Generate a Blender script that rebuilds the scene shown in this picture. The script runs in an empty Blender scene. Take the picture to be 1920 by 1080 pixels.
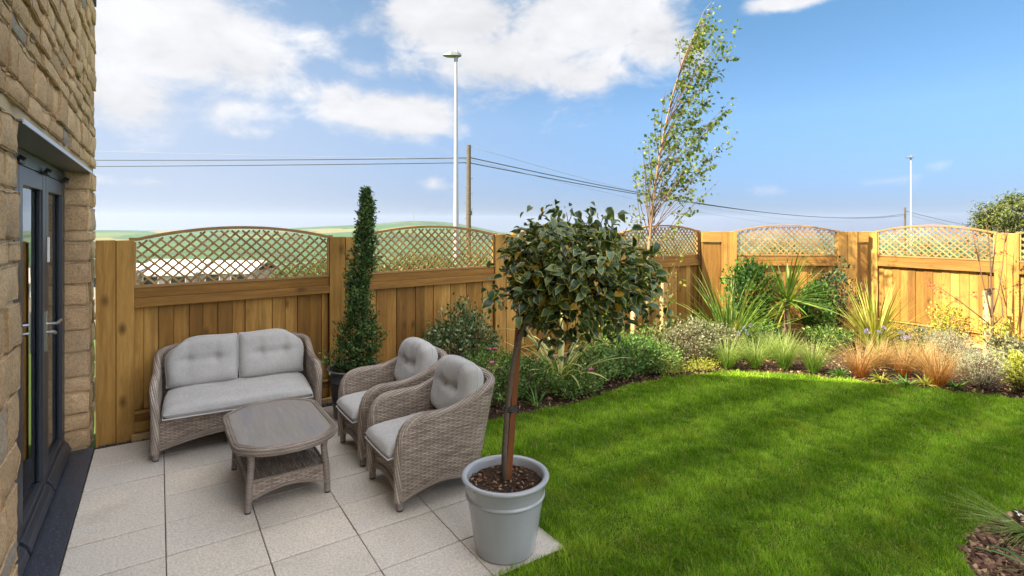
import bpy, math, random
import numpy as np
from mathutils import Vector, Matrix, noise as mnoise

R = math.radians
PI = math.pi
random.seed(11)
rng = np.random.default_rng(11)
scene = bpy.context.scene
COL = scene.collection

# ------------------------------------------------------------------ camera
EYE, FPX, HZ, CXP = 1.75, 1000.0, 418.0, 960.0
YAW = math.atan((CXP - 298.0) / FPX)
SY, CY = math.sin(YAW), math.cos(YAW)
cam_d = bpy.data.cameras.new('camera')
cam = bpy.data.objects.new('camera', cam_d)
COL.objects.link(cam)
cam.location = (0, 0, EYE)
cam.rotation_euler = (R(90), 0, -YAW)
cam_d.sensor_width = 36.0
cam_d.lens = 36.0 * FPX / 1920.0
cam_d.shift_y = -(540.0 - HZ) / 1920.0
cam_d.clip_start = 0.05
cam_d.clip_end = 30000
scene.camera = cam


def at(x, D):
    """world X, Y of what the photograph shows in column x at depth D"""
    c = (x - CXP) / FPX * D
    return (c * CY + D * SY, D * CY - c * SY)


def at3(x, y, D):
    X, Y = at(x, D)
    return Vector((X, Y, EYE - (y - HZ) / FPX * D))


def gnd(x, y, z=0.0):
    X, Y = at(x, FPX * (EYE - z) / (y - HZ))
    return Vector((X, Y, z))


# ------------------------------------------------------------------ node helper
def nd(nt, typ, ins=None, **att):
    n = nt.nodes.new(typ)
    for k, v in att.items():
        setattr(n, k, v)
    for k, v in (ins or {}).items():
        s = n.inputs[k]
        if isinstance(v, bpy.types.NodeSocket):
            nt.links.new(v, s)
        elif isinstance(v, bpy.types.Node):
            nt.links.new(v.outputs[0], s)
        else:
            if hasattr(s.default_value, '__len__') and len(s.default_value) == 4 and len(v) == 3:
                v = (*v, 1)
            s.default_value = v
    return n


def mth(nt, op, a, b=None, c=None, clamp=False):
    n = nt.nodes.new('ShaderNodeMath')
    n.operation = op
    n.use_clamp = clamp
    for i, v in enumerate((a, b, c)):
        if v is None:
            continue
        if isinstance(v, (int, float)):
            n.inputs[i].default_value = v
        else:
            nt.links.new(v if isinstance(v, bpy.types.NodeSocket) else v.outputs[0], n.inputs[i])
    return n.outputs[0]


def ramp(nt, fac, stops, interp='LINEAR'):
    n = nt.nodes.new('ShaderNodeValToRGB')
    n.color_ramp.interpolation = interp
    e = n.color_ramp.elements
    while len(e) < len(stops):
        e.new(0.5)
    for i, (p, c) in enumerate(stops):
        e[i].position = p
        e[i].color = (*c, 1) if len(c) == 3 else c
    if fac is not None:
        nt.links.new(fac if isinstance(fac, bpy.types.NodeSocket) else fac.outputs[0], n.inputs[0])
    return n.outputs[0]


def mixc(nt, fac, a, b, mode='MIX'):
    n = nt.nodes.new('ShaderNodeMix')
    n.data_type = 'RGBA'
    n.blend_type = mode
    for i, v in ((0, fac), (6, a), (7, b)):
        if isinstance(v, bpy.types.NodeSocket):
            nt.links.new(v, n.inputs[i])
        elif isinstance(v, bpy.types.Node):
            nt.links.new(v.outputs[0], n.inputs[i])
        elif isinstance(v, (int, float)):
            n.inputs[i].default_value = v if i == 0 else (v, v, v, 1)
        else:
            n.inputs[i].default_value = (*v, 1)
    return n.outputs[2]


def gray(nt, v):
    return nd(nt, 'ShaderNodeCombineColor', {0: v, 1: v, 2: v}).outputs[0]


def noise(nt, vec, scale, detail=3, rough=0.55, dist=0.0):
    ins = {'Scale': scale, 'Detail': detail, 'Roughness': rough, 'Distortion': dist}
    if vec is not None:
        ins['Vector'] = vec
    return nd(nt, 'ShaderNodeTexNoise', ins).outputs[0]


# ------------------------------------------------------------------ sun, sky, exposure
SUN_EL = R(41.0)
SUN_H = Vector((-0.993, 0.12)).normalized()          # horizontal direction towards the sun
sun_dir = Vector((SUN_H.x * math.cos(SUN_EL), SUN_H.y * math.cos(SUN_EL), math.sin(SUN_EL)))
sd = bpy.data.lights.new('sun', 'SUN')
sd.energy = 5.0
sd.angle = R(0.5)
sd.color = (1.0, 0.88, 0.62)
sun = bpy.data.objects.new('sun', sd)
COL.objects.link(sun)
sun.location = sun_dir * 60
sun.rotation_euler = sun_dir.to_track_quat('Z', 'Y').to_euler()

world = bpy.data.worlds.new('World')
scene.world = world
world.use_nodes = True
wt = world.node_tree
wt.nodes.clear()
SKY_STRENGTH = 0.11
sky = nd(wt, 'ShaderNodeTexSky', sky_type='NISHITA', sun_disc=False, sun_elevation=SUN_EL,
         sun_rotation=math.atan2(SUN_H.x, SUN_H.y), altitude=60, air_density=1.0, dust_density=0.6, ozone_density=1.6)
gen = nd(wt, 'ShaderNodeTexCoord').outputs['Generated']
sep = nd(wt, 'ShaderNodeSeparateXYZ', {0: gen})
wx, wy, wz = sep.outputs
az = mth(wt, 'ARCTAN2', wx, wy)
el = mth(wt, 'ARCSINE', wz)
# cloud banks as patches of the sky: azimuth / elevation centre and extent
CLOUDS = [(330, 70, 240, 105, 1.0), (240, 180, 140, 65, .85), (470, 120, 130, 65, .9), (590, 85, 60, 35, .55),
          (640, 190, 70, 45, .85), (735, 212, 120, 46, 1.0), (800, 225, 60, 32, .8), (850, 35, 165, 66, 1.0),
          (960, 110, 150, 75, .95), (1090, 40, 160, 75, 1.0), (1080, 140, 120, 55, .8), (1240, 70, 85, 66, .9),
          (1480, 0, 90, 18, .9), (1440, 355, 60, 16, .35), (1680, 335, 70, 18, .38), (1760, 308, 50, 22, .34),
          (820, 345, 34, 16, .5), (260, 342, 130, 14, .42), (440, 245, 90, 26, .42), (1040, 352, 30, 16, .3),
          (690, 130, 60, 30, .45), (560, 160, 90, 50, .6), (420, 200, 120, 40, .55), (760, 120, 60, 40, .5)]
mask = None
for (px, py, rx, ry, wgt) in CLOUDS:
    t = (px - CXP) / FPX
    ca = YAW + math.atan(t)
    k = math.cos(math.atan(t))
    ce = math.atan((HZ - py) / FPX * k)
    sa = rx / FPX * k * k
    se = ry / FPX * k * math.cos(ce) ** 2
    a = mth(wt, 'MULTIPLY', mth(wt, 'SUBTRACT', az, ca), 1 / sa)
    b = mth(wt, 'MULTIPLY', mth(wt, 'SUBTRACT', el, ce), 1 / se)
    q = mth(wt, 'ADD', mth(wt, 'MULTIPLY', a, a), mth(wt, 'MULTIPLY', b, b))
    g = mth(wt, 'MULTIPLY', mth(wt, 'EXPONENT', mth(wt, 'MULTIPLY', q, -0.8)), wgt)
    mask = g if mask is None else mth(wt, 'MAXIMUM', mask, g)
vec = nd(wt, 'ShaderNodeCombineXYZ', {0: mth(wt, 'MULTIPLY', az, 1.0), 1: mth(wt, 'MULTIPLY', el, 1.75), 2: 0.37}).outputs[0]
n1 = noise(wt, vec, 8.0, 12, 0.62, 0.25)
n2 = noise(wt, vec, 3.0, 4, 0.5, 0.2)
# unseen bright cloud added overhead and behind the camera to fill the shade
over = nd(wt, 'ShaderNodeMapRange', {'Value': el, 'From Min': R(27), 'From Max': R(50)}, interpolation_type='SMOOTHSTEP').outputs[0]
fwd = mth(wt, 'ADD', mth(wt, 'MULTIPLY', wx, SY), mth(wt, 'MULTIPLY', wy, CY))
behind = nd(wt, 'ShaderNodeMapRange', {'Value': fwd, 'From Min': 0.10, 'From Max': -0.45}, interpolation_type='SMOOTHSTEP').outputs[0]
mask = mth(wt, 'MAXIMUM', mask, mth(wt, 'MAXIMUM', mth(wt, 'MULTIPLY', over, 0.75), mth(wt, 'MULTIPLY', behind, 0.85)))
dens = mth(wt, 'ADD', mth(wt, 'MULTIPLY', mask, 0.68), mth(wt, 'MULTIPLY', mth(wt, 'SUBTRACT', n1, 0.5), 1.0))
cov = nd(wt, 'ShaderNodeMapRange', {'Value': dens, 'From Min': 0.15, 'From Max': 0.50}, interpolation_type='SMOOTHSTEP').outputs[0]
shade = nd(wt, 'ShaderNodeMapRange', {'Value': mth(wt, 'ADD', n1, mth(wt, 'MULTIPLY', n2, 0.6)), 'From Min': 0.58, 'From Max': 1.0,
                                      'To Min': 0.86, 'To Max': 1.10}).outputs[0]
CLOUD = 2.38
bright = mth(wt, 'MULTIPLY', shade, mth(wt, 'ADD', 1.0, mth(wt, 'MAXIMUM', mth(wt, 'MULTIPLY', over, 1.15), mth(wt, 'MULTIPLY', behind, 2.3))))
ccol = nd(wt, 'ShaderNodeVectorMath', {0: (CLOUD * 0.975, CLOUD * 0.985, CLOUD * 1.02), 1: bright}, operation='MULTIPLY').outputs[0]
tint = ramp(wt, mth(wt, 'MULTIPLY', el, 2.2), [(0.0, (.110, .152, .30)), (0.12, (.145, .204, .35)), (0.4, (.265, .355, .44)), (1.0, (.265, .425, .45))])
skyc = mixc(wt, 1.0, sky, tint, 'MULTIPLY')
# pale veil low on the sun's side
va = mth(wt, 'DIVIDE', mth(wt, 'SUBTRACT', az, YAW - 0.66), 0.62)
ve = mth(wt, 'DIVIDE', mth(wt, 'SUBTRACT', el, 0.06), 0.36)
veil = mth(wt, 'MULTIPLY', mth(wt, 'EXPONENT', mth(wt, 'MULTIPLY', mth(wt, 'ADD', mth(wt, 'MULTIPLY', va, va), mth(wt, 'MULTIPLY', ve, ve)), -1.0)), 0.70)
skyc = mixc(wt, veil, skyc, (CLOUD * .74, CLOUD * .82, CLOUD * .98))
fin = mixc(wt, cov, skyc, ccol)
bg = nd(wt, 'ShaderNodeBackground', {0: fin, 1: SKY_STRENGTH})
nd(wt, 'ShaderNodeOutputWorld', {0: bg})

vs = scene.view_settings
vs.view_transform = 'Standard'
vs.look = 'None'
vs.gamma = 1.0
vs.exposure = 1.8
scene.render.engine = 'CYCLES'
cy = scene.cycles
cy.use_denoising = True
cy.denoiser = 'OPENIMAGEDENOISE'
cy.max_bounces = 7
cy.diffuse_bounces = 4
cy.glossy_bounces = 4
cy.transmission_bounces = 4
cy.transparent_max_bounces = 8
cy.volume_bounces = 0
cy.sample_clamp_indirect = 8
cy.use_adaptive_sampling = True
cy.adaptive_threshold = 0.012
scene.render.film_transparent = False

# ------------------------------------------------------------------ materials
MATS = {}


def newmat(name):
    m = bpy.data.materials.new(name)
    m.use_nodes = True
    nt = m.node_tree
    nt.nodes.clear()
    out = nt.nodes.new('ShaderNodeOutputMaterial')
    MATS[name] = m
    return m, nt, out


def princ(nt, out, ins, bump=None, strength=0.5, dist=0.01):
    if bump is not None:
        b = nd(nt, 'ShaderNodeBump', {'Height': bump, 'Strength': strength, 'Distance': dist})
        ins['Normal'] = b.outputs[0]
    p = nd(nt, 'ShaderNodeBsdfPrincipled', ins)
    nt.links.new(p.outputs[0], out.inputs[0])
    return p


def simple(name, colr, rough=0.6, metal=0.0, spec=0.5, var=0.12, nscale=30, bump=0.0):
    m, nt, out = newmat(name)
    tc = nd(nt, 'ShaderNodeTexCoord').outputs['Object']
    nz = noise(nt, tc, nscale, 4)
    c = mixc(nt, nz, [x * (1 - var) for x in colr], [min(1, x * (1 + var)) for x in colr])
    princ(nt, out, {'Base Color': c, 'Roughness': rough, 'Metallic': metal, 'Specular IOR Level': spec},
          nz if bump else None, bump, 0.004)
    return m


def island(nt):
    return nd(nt, 'ShaderNodeNewGeometry').outputs['Random Per Island']


def wood(name, dark, mid, light, rough=0.7, knots=True, scale=1.0):
    m, nt, out = newmat(name)
    uv = nd(nt, 'ShaderNodeUVMap').outputs[0]
    isl = island(nt)
    s = nd(nt, 'ShaderNodeSeparateXYZ', {0: uv})
    warp = noise(nt, uv, 3.0, 2)
    u = mth(nt, 'ADD', mth(nt, 'MULTIPLY', s.outputs[0], 26.0 * scale), mth(nt, 'MULTIPLY', warp, 2.2))
    g = nd(nt, 'ShaderNodeCombineXYZ', {0: u, 1: mth(nt, 'MULTIPLY', s.outputs[1], 1.6 * scale), 2: mth(nt, 'MULTIPLY', isl, 40)}).outputs[0]
    grain = noise(nt, g, 1.0, 5, 0.6, 0.4)
    fineg = nd(nt, 'ShaderNodeCombineXYZ', {0: mth(nt, 'MULTIPLY', s.outputs[0], 220.0), 1: mth(nt, 'MULTIPLY', s.outputs[1], 7.0), 2: 0}).outputs[0]
    fine = noise(nt, fineg, 1.0, 2)
    big = noise(nt, uv, 2.3, 3)
    f = mth(nt, 'ADD', mth(nt, 'MULTIPLY', grain, 0.62), mth(nt, 'MULTIPLY', mth(nt, 'SUBTRACT', isl, .18), 0.62))
    c = ramp(nt, f, [(0.18, dark), (0.5, mid), (0.85, light)])
    c = mixc(nt, mth(nt, 'MULTIPLY', nd(nt, 'ShaderNodeMapRange', {'Value': big, 'From Min': .5, 'From Max': .75}).outputs[0], 0.5), c,
             [dark[0] * 1.0, dark[1] * 1.15, dark[2] * 0.9])
    c = mixc(nt, 0.6, c, gray(nt, mth(nt, 'ADD', fine, 0.5)), 'MULTIPLY')
    stv = nd(nt, 'ShaderNodeCombineXYZ', {0: mth(nt, 'MULTIPLY', s.outputs[0], 14.0), 1: mth(nt, 'MULTIPLY', s.outputs[1], .9), 2: mth(nt, 'MULTIPLY', isl, 17)}).outputs[0]
    c = mixc(nt, nd(nt, 'ShaderNodeMapRange', {'Value': noise(nt, stv, 1.0, 4, .65), 'From Min': .50, 'From Max': .72, 'To Max': .55}).outputs[0], c, [dark[0] * .85, dark[1] * .95, dark[2] * 1.5])
    if knots:
        kv = nd(nt, 'ShaderNodeCombineXYZ', {0: mth(nt, 'MULTIPLY', s.outputs[0], 7.0), 1: mth(nt, 'MULTIPLY', s.outputs[1], 3.6), 2: 0}).outputs[0]
        vo = nd(nt, 'ShaderNodeTexVoronoi', {'Vector': kv, 'Scale': 1.0}).outputs
        sz = nd(nt, 'ShaderNodeSeparateColor', {0: vo['Color']})
        pick = mth(nt, 'GREATER_THAN', sz.outputs[0], 0.50)
        r = mth(nt, 'SUBTRACT', 1.0, nd(nt, 'ShaderNodeMapRange', {'Value': vo['Distance'], 'From Min': .06, 'From Max': .25}).outputs[0])
        c = mixc(nt, mth(nt, 'MULTIPLY', mth(nt, 'MULTIPLY', r, pick), 0.75), c, [x * 0.35 for x in dark])
    princ(nt, out, {'Base Color': c, 'Roughness': rough, 'Specular IOR Level': 0.25},
          mth(nt, 'ADD', grain, mth(nt, 'MULTIPLY', fine, .5)), 0.35, 0.003)
    return m


wood('fence_wood', (.150, .070, .016), (.305, .150, .033), (.52, .295, .078))
wood('trellis_wood', (.22, .115, .04), (.36, .205, .075), (.46, .29, .12), knots=False)
wood('stake_wood', (.15, .052, .016), (.22, .076, .024), (.30, .12, .038), knots=False)
wood('pale_stake', (.38, .24, .11), (.52, .34, .16), (.62, .44, .22), knots=False)
wood('table_wood', (.21, .185, .165), (.26, .235, .215), (.33, .30, .28), rough=.5, knots=False, scale=.8)
wood('pole_wood', (.055, .042, .027), (.095, .075, .048), (.15, .12, .08), knots=False)


def stone_mat():
    m, nt, out = newmat('sandstone')
    tc = nd(nt, 'ShaderNodeTexCoord').outputs['Object']
    isl = island(nt)
    a = noise(nt, tc, 9, 6, 0.65)
    b = noise(nt, tc, 70, 5, 0.8)
    c3 = noise(nt, tc, 3.1, 3)
    f = mth(nt, 'ADD', mth(nt, 'MULTIPLY', isl, 0.5), mth(nt, 'MULTIPLY', a, 0.5))
    c = ramp(nt, f, [(0.10, (.46, .31, .18)), (0.45, (.64, .44, .255)), (0.72, (.76, .54, .32)), (0.92, (.64, .51, .37))])
    c = mixc(nt, nd(nt, 'ShaderNodeMapRange', {'Value': isl, 'From Min': .93, 'From Max': .95}).outputs[0], c, (.38, .33, .27))
    c = mixc(nt, 0.75, c, ramp(nt, b, [(.34, (.55, .50, .44)), (.56, (1.12, 1.1, 1.06))]), 'MULTIPLY')
    c = mixc(nt, mth(nt, 'MULTIPLY', nd(nt, 'ShaderNodeMapRange', {'Value': c3, 'From Min': .52, 'From Max': .72}).outputs[0], .35), c, (.30, .25, .19))
    h = mth(nt, 'ADD', mth(nt, 'MULTIPLY', a, 1.0), mth(nt, 'MULTIPLY', b, 0.9))
    princ(nt, out, {'Base Color': c, 'Roughness': 0.92, 'Specular IOR Level': 0.2}, h, 1.0, 0.014)
    m2, nt, out = newmat('mortar')
    tc = nd(nt, 'ShaderNodeTexCoord').outputs['Object']
    b = noise(nt, tc, 120, 4, 0.7)
    c = mixc(nt, b, (.44, .32, .19), (.68, .52, .33))
    princ(nt, out, {'Base Color': c, 'Roughness': 0.95, 'Specular IOR Level': 0.15}, b, 0.6, 0.006)


stone_mat()


def slab_mat():
    m, nt, out = newmat('paving')
    geo = nd(nt, 'ShaderNodeNewGeometry')
    pos = geo.outputs['Position']
    isl = geo.outputs['Random Per Island']
    a = noise(nt, pos, 3.2, 5, 0.6)
    b = noise(nt, pos, 260, 2, 0.7)
    d = noise(nt, pos, 75, 4, .75)
    c = ramp(nt, mth(nt, 'ADD', mth(nt, 'MULTIPLY', isl, .45), mth(nt, 'MULTIPLY', a, .55)),
             [(.15, (.50, .465, .435)), (.38, (.66, .60, .53)), (.6, (.635, .585, .535)), (.85, (.76, .675, .57))])
    c = mixc(nt, .8, c, ramp(nt, b, [(.28, (.62, .60, .57)), (.6, (1.08, 1.07, 1.06))]), 'MULTIPLY')
    c = mixc(nt, .5, c, ramp(nt, d, [(.34, (.46, .45, .43)), (.56, (1.12, 1.11, 1.10))]), 'MULTIPLY')
    st = noise(nt, pos, 1.7, 6, .68, .6)
    c = mixc(nt, mth(nt, 'MULTIPLY', nd(nt, 'ShaderNodeMapRange', {'Value': st, 'From Min': .54, 'From Max': .72}).outputs[0], .45), c, (.40, .33, .25))
    princ(nt, out, {'Base Color': c, 'Roughness': .85, 'Specular IOR Level': .25}, mth(nt, 'ADD', b, mth(nt, 'MULTIPLY', d, .7)), .5, .0035)
    m, nt, out = newmat('joint_sand')
    pos = nd(nt, 'ShaderNodeNewGeometry').outputs['Position']
    b = noise(nt, pos, 14, 5, .7)
    c = ramp(nt, b, [(.35, (.10, .085, .06)), (.55, (.17, .145, .085)), (.7, (.10, .11, .035))])
    princ(nt, out, {'Base Color': c, 'Roughness': .95}, noise(nt, pos, 200, 3), .6, .004)
    m, nt, out = newmat('slate')
    pos = nd(nt, 'ShaderNodeNewGeometry').outputs['Position']
    mp = nd(nt, 'ShaderNodeMapping', {0: pos, 3: (1.0, .35, 1.0)}).outputs[0]
    a = noise(nt, mp, 30, 6, .7)
    sp = noise(nt, mp, 120, 3, .8)
    c = ramp(nt, a, [(.3, (.020, .026, .040)), (.6, (.036, .045, .066))])
    c = mixc(nt, nd(nt, 'ShaderNodeMapRange', {'Value': sp, 'From Min': .60, 'From Max': .72}).outputs[0], c, (.17, .18, .20))
    princ(nt, out, {'Base Color': c, 'Roughness': .42, 'Specular IOR Level': .5}, a, .35, .004)


slab_mat()


def wicker_mats():
    m, nt, out = newmat('wicker')
    uv = nd(nt, 'ShaderNodeUVMap').outputs[0]
    s = nd(nt, 'ShaderNodeSeparateXYZ', {0: uv})
    u, v = s.outputs[0], s.outputs[1]
    wob = mth(nt, 'MULTIPLY', mth(nt, 'SUBTRACT', noise(nt, uv, 22, 2), .5), .005)
    v = mth(nt, 'ADD', v, wob)
    P, Q = .0112, .028
    vr = mth(nt, 'DIVIDE', v, P)
    row = mth(nt, 'FLOOR', vr)
    fv = mth(nt, 'FRACT', vr)
    par = mth(nt, 'MODULO', mth(nt, 'ADD', row, 2000), 2.0)
    ph = mth(nt, 'ADD', mth(nt, 'DIVIDE', u, Q), par)
    over = mth(nt, 'ADD', mth(nt, 'MULTIPLY', mth(nt, 'SINE', mth(nt, 'MULTIPLY', ph, PI)), .5), .5)
    prof = mth(nt, 'SINE', mth(nt, 'MULTIPLY', fv, PI))
    h = mth(nt, 'MULTIPLY', mth(nt, 'POWER', prof, .6), mth(nt, 'ADD', mth(nt, 'MULTIPLY', over, .72), .28))
    rv = nd(nt, 'ShaderNodeCombineXYZ', {0: mth(nt, 'MULTIPLY', u, 9.0), 1: mth(nt, 'MULTIPLY', row, 3.7), 2: 0}).outputs[0]
    tone = noise(nt, rv, 1.0, 1)
    c = ramp(nt, tone, [(.3, (.22, .168, .132)), (.5, (.345, .272, .218)), (.7, (.47, .39, .325))])
    c = mixc(nt, nd(nt, 'ShaderNodeMapRange', {'Value': h, 'From Min': .02, 'From Max': .45}).outputs[0], (.065, .05, .043), c)
    princ(nt, out, {'Base Color': c, 'Roughness': .55, 'Specular IOR Level': .35}, h, .9, .005)
    m, nt, out = newmat('braid')
    uv = nd(nt, 'ShaderNodeUVMap').outputs[0]
    s = nd(nt, 'ShaderNodeSeparateXYZ', {0: uv})
    t = mth(nt, 'ADD', mth(nt, 'MULTIPLY', s.outputs[1], 12.0), mth(nt, 'MULTIPLY', s.outputs[0], 13.0))
    row = mth(nt, 'FLOOR', t)
    prof = mth(nt, 'SINE', mth(nt, 'MULTIPLY', mth(nt, 'FRACT', t), PI))
    w2 = mth(nt, 'SINE', mth(nt, 'MULTIPLY', mth(nt, 'ADD', mth(nt, 'MULTIPLY', s.outputs[1], 3.0), mth(nt, 'MULTIPLY', s.outputs[0], -40.0)), PI * 2))
    h = mth(nt, 'MULTIPLY', mth(nt, 'POWER', prof, .7), mth(nt, 'ADD', mth(nt, 'MULTIPLY', w2, .2), .8))
    tone = noise(nt, nd(nt, 'ShaderNodeCombineXYZ', {0: mth(nt, 'MULTIPLY', row, 2.3), 1: mth(nt, 'MULTIPLY', s.outputs[0], 4.0), 2: 0}).outputs[0], 1.0, 1)
    c = ramp(nt, tone, [(.3, (.235, .182, .145)), (.5, (.36, .292, .24)), (.7, (.50, .425, .365))])
    c = mixc(nt, nd(nt, 'ShaderNodeMapRange', {'Value': h, 'From Min': .05, 'From Max': .5}).outputs[0], (.07, .055, .047), c)
    princ(nt, out, {'Base Color': c, 'Roughness': .5, 'Specular IOR Level': .35}, h, .8, .005)
    m, nt, out = newmat('cane_wrap')
    uv = nd(nt, 'ShaderNodeUVMap').outputs[0]
    s = nd(nt, 'ShaderNodeSeparateXYZ', {0: uv})
    t = mth(nt, 'MULTIPLY', s.outputs[0], 110.0)
    prof = mth(nt, 'SINE', mth(nt, 'MULTIPLY', mth(nt, 'FRACT', t), PI))
    tone = noise(nt, nd(nt, 'ShaderNodeCombineXYZ', {0: mth(nt, 'FLOOR', t), 1: 0, 2: 0}).outputs[0], 1.3, 1)
    c = ramp(nt, tone, [(.3, (.22, .18, .15)), (.7, (.38, .32, .28))])
    c = mixc(nt, prof, mixc(nt, .6, c, (.05, .04, .035)), c)
    princ(nt, out, {'Base Color': c, 'Roughness': .5}, prof, .7, .003)
    m, nt, out = newmat('cushion_fabric')
    tc = nd(nt, 'ShaderNodeTexCoord').outputs['Object']
    uv = nd(nt, 'ShaderNodeUVMap').outputs[0]
    mp1 = nd(nt, 'ShaderNodeMapping', {0: tc, 3: (60, 60, 620)}).outputs[0]
    mp2 = nd(nt, 'ShaderNodeMapping', {0: tc, 3: (620, 300, 60)}).outputs[0]
    w = mth(nt, 'MULTIPLY', mth(nt, 'ADD', noise(nt, mp1, 1, 2), noise(nt, mp2, 1, 2)), .5)
    big = noise(nt, tc, 5, 3)
    c = ramp(nt, w, [(.3, (.33, .32, .315)), (.5, (.455, .44, .43)), (.7, (.56, .545, .53))])
    c = mixc(nt, .3, c, gray(nt, mth(nt, 'ADD', big, .5)), 'MULTIPLY')
    princ(nt, out, {'Base Color': c, 'Roughness': .95, 'Specular IOR Level': .1, 'Sheen Weight': .15},
          mth(nt, 'ADD', w, mth(nt, 'MULTIPLY', noise(nt, tc, 16, 3, .55, .8), 2.4)), .35, .004)


wicker_mats()
simple('piping', (.60, .59, .58), .9, var=.05)
simple('foot_cap', (.05, .045, .042), .5)
simple('door_paint', (.030, .036, .048), .38, spec=.5, var=.06, nscale=8)
simple('steel', (.62, .63, .65), .28, 1.0, var=.04)
simple('black_plastic', (.02, .02, .022), .5)
simple('galvanised', (.29, .30, .33), .5, .2, var=.08, nscale=6)
simple('lamp_head_grey', (.16, .17, .18), .45, .3)
simple('lamp_lens', (.10, .10, .07), .3)
simple('cable_black', (.03, .032, .036), .6)
simple('cable_grey', (.20, .22, .25), .6)
simple('bark_grey', (.105, .078, .056), .9, var=.55, nscale=55, bump=.9)
simple('bark_tan', (.27, .17, .095), .85, var=.35, nscale=40, bump=.5)
simple('twig_brown', (.13, .075, .05), .85, var=.3)
simple('twig_pale', (.34, .26, .19), .85, var=.3)
simple('roof_pale', (.62, .58, .58), .6, var=.08, nscale=3)
simple('house_wall', (.30, .25, .22), .8, var=.08)
simple('window_dark', (.02, .022, .026), .15)
simple('white_upvc', (.75, .75, .74), .4)
simple('room_dark', (.05, .045, .04), .9)
simple('petal_pink', (.62, .05, .28), .6)
simple('petal_violet', (.22, .17, .36), .6)
simple('petal_red', (.42, .08, .07), .6)
simple('petal_white', (.75, .75, .72), .6)
simple('roof_tile', (.10, .09, .09), .8)


def pot_mat(name, colr, rough):
    m, nt, out = newmat(name)
    tc = nd(nt, 'ShaderNodeTexCoord').outputs['Object']
    a = noise(nt, tc, 4.5, 4)
    b = noise(nt, tc, 150, 2)
    c = mixc(nt, a, [x * .86 for x in colr], [x * 1.1 for x in colr])
    c = mixc(nt, nd(nt, 'ShaderNodeMapRange', {'Value': b, 'From Min': .64, 'From Max': .74}).outputs[0], c, [x * .8 for x in colr])
    princ(nt, out, {'Base Color': c, 'Roughness': rough, 'Specular IOR Level': .5, 'Coat Weight': .35, 'Coat Roughness': .12}, mth(nt, 'ADD', a, mth(nt, 'MULTIPLY', b, .05)), .12, .01)


pot_mat('pot_glaze', (.36, .372, .40), .22)
pot_mat('pot_dark', (.085, .09, .10), .4)


def glass_mat():
    m, nt, out = newmat('door_glass')
    g = nd(nt, 'ShaderNodeBsdfGlossy', {0: (.92, .95, .97), 1: .015})
    t = nd(nt, 'ShaderNodeBsdfTransparent', {0: (.55, .6, .6)})
    fr = nd(nt, 'ShaderNodeFresnel', {0: 1.9})
    mx = nd(nt, 'ShaderNodeMixShader', {0: fr, 1: t, 2: g})
    nt.links.new(mx.outputs[0], out.inputs[0])


glass_mat()


def soil_mats():
    m, nt, out = newmat('soil')
    pos = nd(nt, 'ShaderNodeNewGeometry').outputs['Position']
    a = noise(nt, pos, 60, 5, .7)
    b = noise(nt, pos, 7, 3)
    c = ramp(nt, a, [(.3, (.028, .018, .013)), (.55, (.062, .040, .028)), (.75, (.115, .08, .058))])
    princ(nt, out, {'Base Color': c, 'Roughness': .95, 'Specular IOR Level': .1}, a, .9, .02)
    m, nt, out = newmat('bark_chip')
    isl = island(nt)
    pos = nd(nt, 'ShaderNodeNewGeometry').outputs['Position']
    c = ramp(nt, isl, [(.0, (.05, .026, .018)), (.4, (.12, .062, .042)), (.75, (.22, .125, .08)), (.95, (.42, .27, .16))])
    princ(nt, out, {'Base Color': c, 'Roughness': .9, 'Specular IOR Level': .15}, noise(nt, pos, 160, 3), .5, .003)
    m, nt, out = newmat('slate_chip')
    isl = island(nt)
    c = ramp(nt, isl, [(.0, (.02, .02, .026)), (.6, (.055, .052, .062)), (1, (.13, .12, .13))])
    princ(nt, out, {'Base Color': c, 'Roughness': .6})


soil_mats()


def leaf_mat(name, stops, transl=.35, rough=.5, tint=None, margin=None, spec=.4, tipc=None):
    """leaf colour picked per leaf; margin = colour of a pale leaf edge (uv.x is 1 on the edge)"""
    m, nt, out = newmat(name)
    isl = island(nt)
    c = ramp(nt, isl, stops)
    if margin:
        uv = nd(nt, 'ShaderNodeUVMap').outputs[0]
        s = nd(nt, 'ShaderNodeSeparateXYZ', {0: uv})
        pos = nd(nt, 'ShaderNodeNewGeometry').outputs['Position']
        e = mth(nt, 'ADD', s.outputs[0], mth(nt, 'MULTIPLY', mth(nt, 'SUBTRACT', noise(nt, pos, 45, 2), .5), .55))
        c = mixc(nt, nd(nt, 'ShaderNodeMapRange', {'Value': e, 'From Min': margin[1], 'From Max': margin[1] + .12}).outputs[0], c, margin[0])
        if len(margin) > 2:   # a few leaves are yellow all over
            c = mixc(nt, mth(nt, 'GREATER_THAN', isl, margin[2]), c, margin[3])
    if tipc:
        uv = nd(nt, 'ShaderNodeUVMap').outputs[0]
        s = nd(nt, 'ShaderNodeSeparateXYZ', {0: uv})
        c = mixc(nt, nd(nt, 'ShaderNodeMapRange', {'Value': s.outputs[1], 'From Min': .15, 'From Max': .9}).outputs[0], c, tipc)
    p = nd(nt, 'ShaderNodeBsdfPrincipled', {'Base Color': c, 'Roughness': rough, 'Specular IOR Level': spec})
    tcol = mixc(nt, 1.0, c, tint or (1.25, 1.25, .6), 'MULTIPLY')
    t = nd(nt, 'ShaderNodeBsdfTranslucent', {0: tcol})
    mx = nd(nt, 'ShaderNodeMixShader', {0: transl, 1: p, 2: t})
    nt.links.new(mx.outputs[0], out.inputs[0])
    return m


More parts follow.
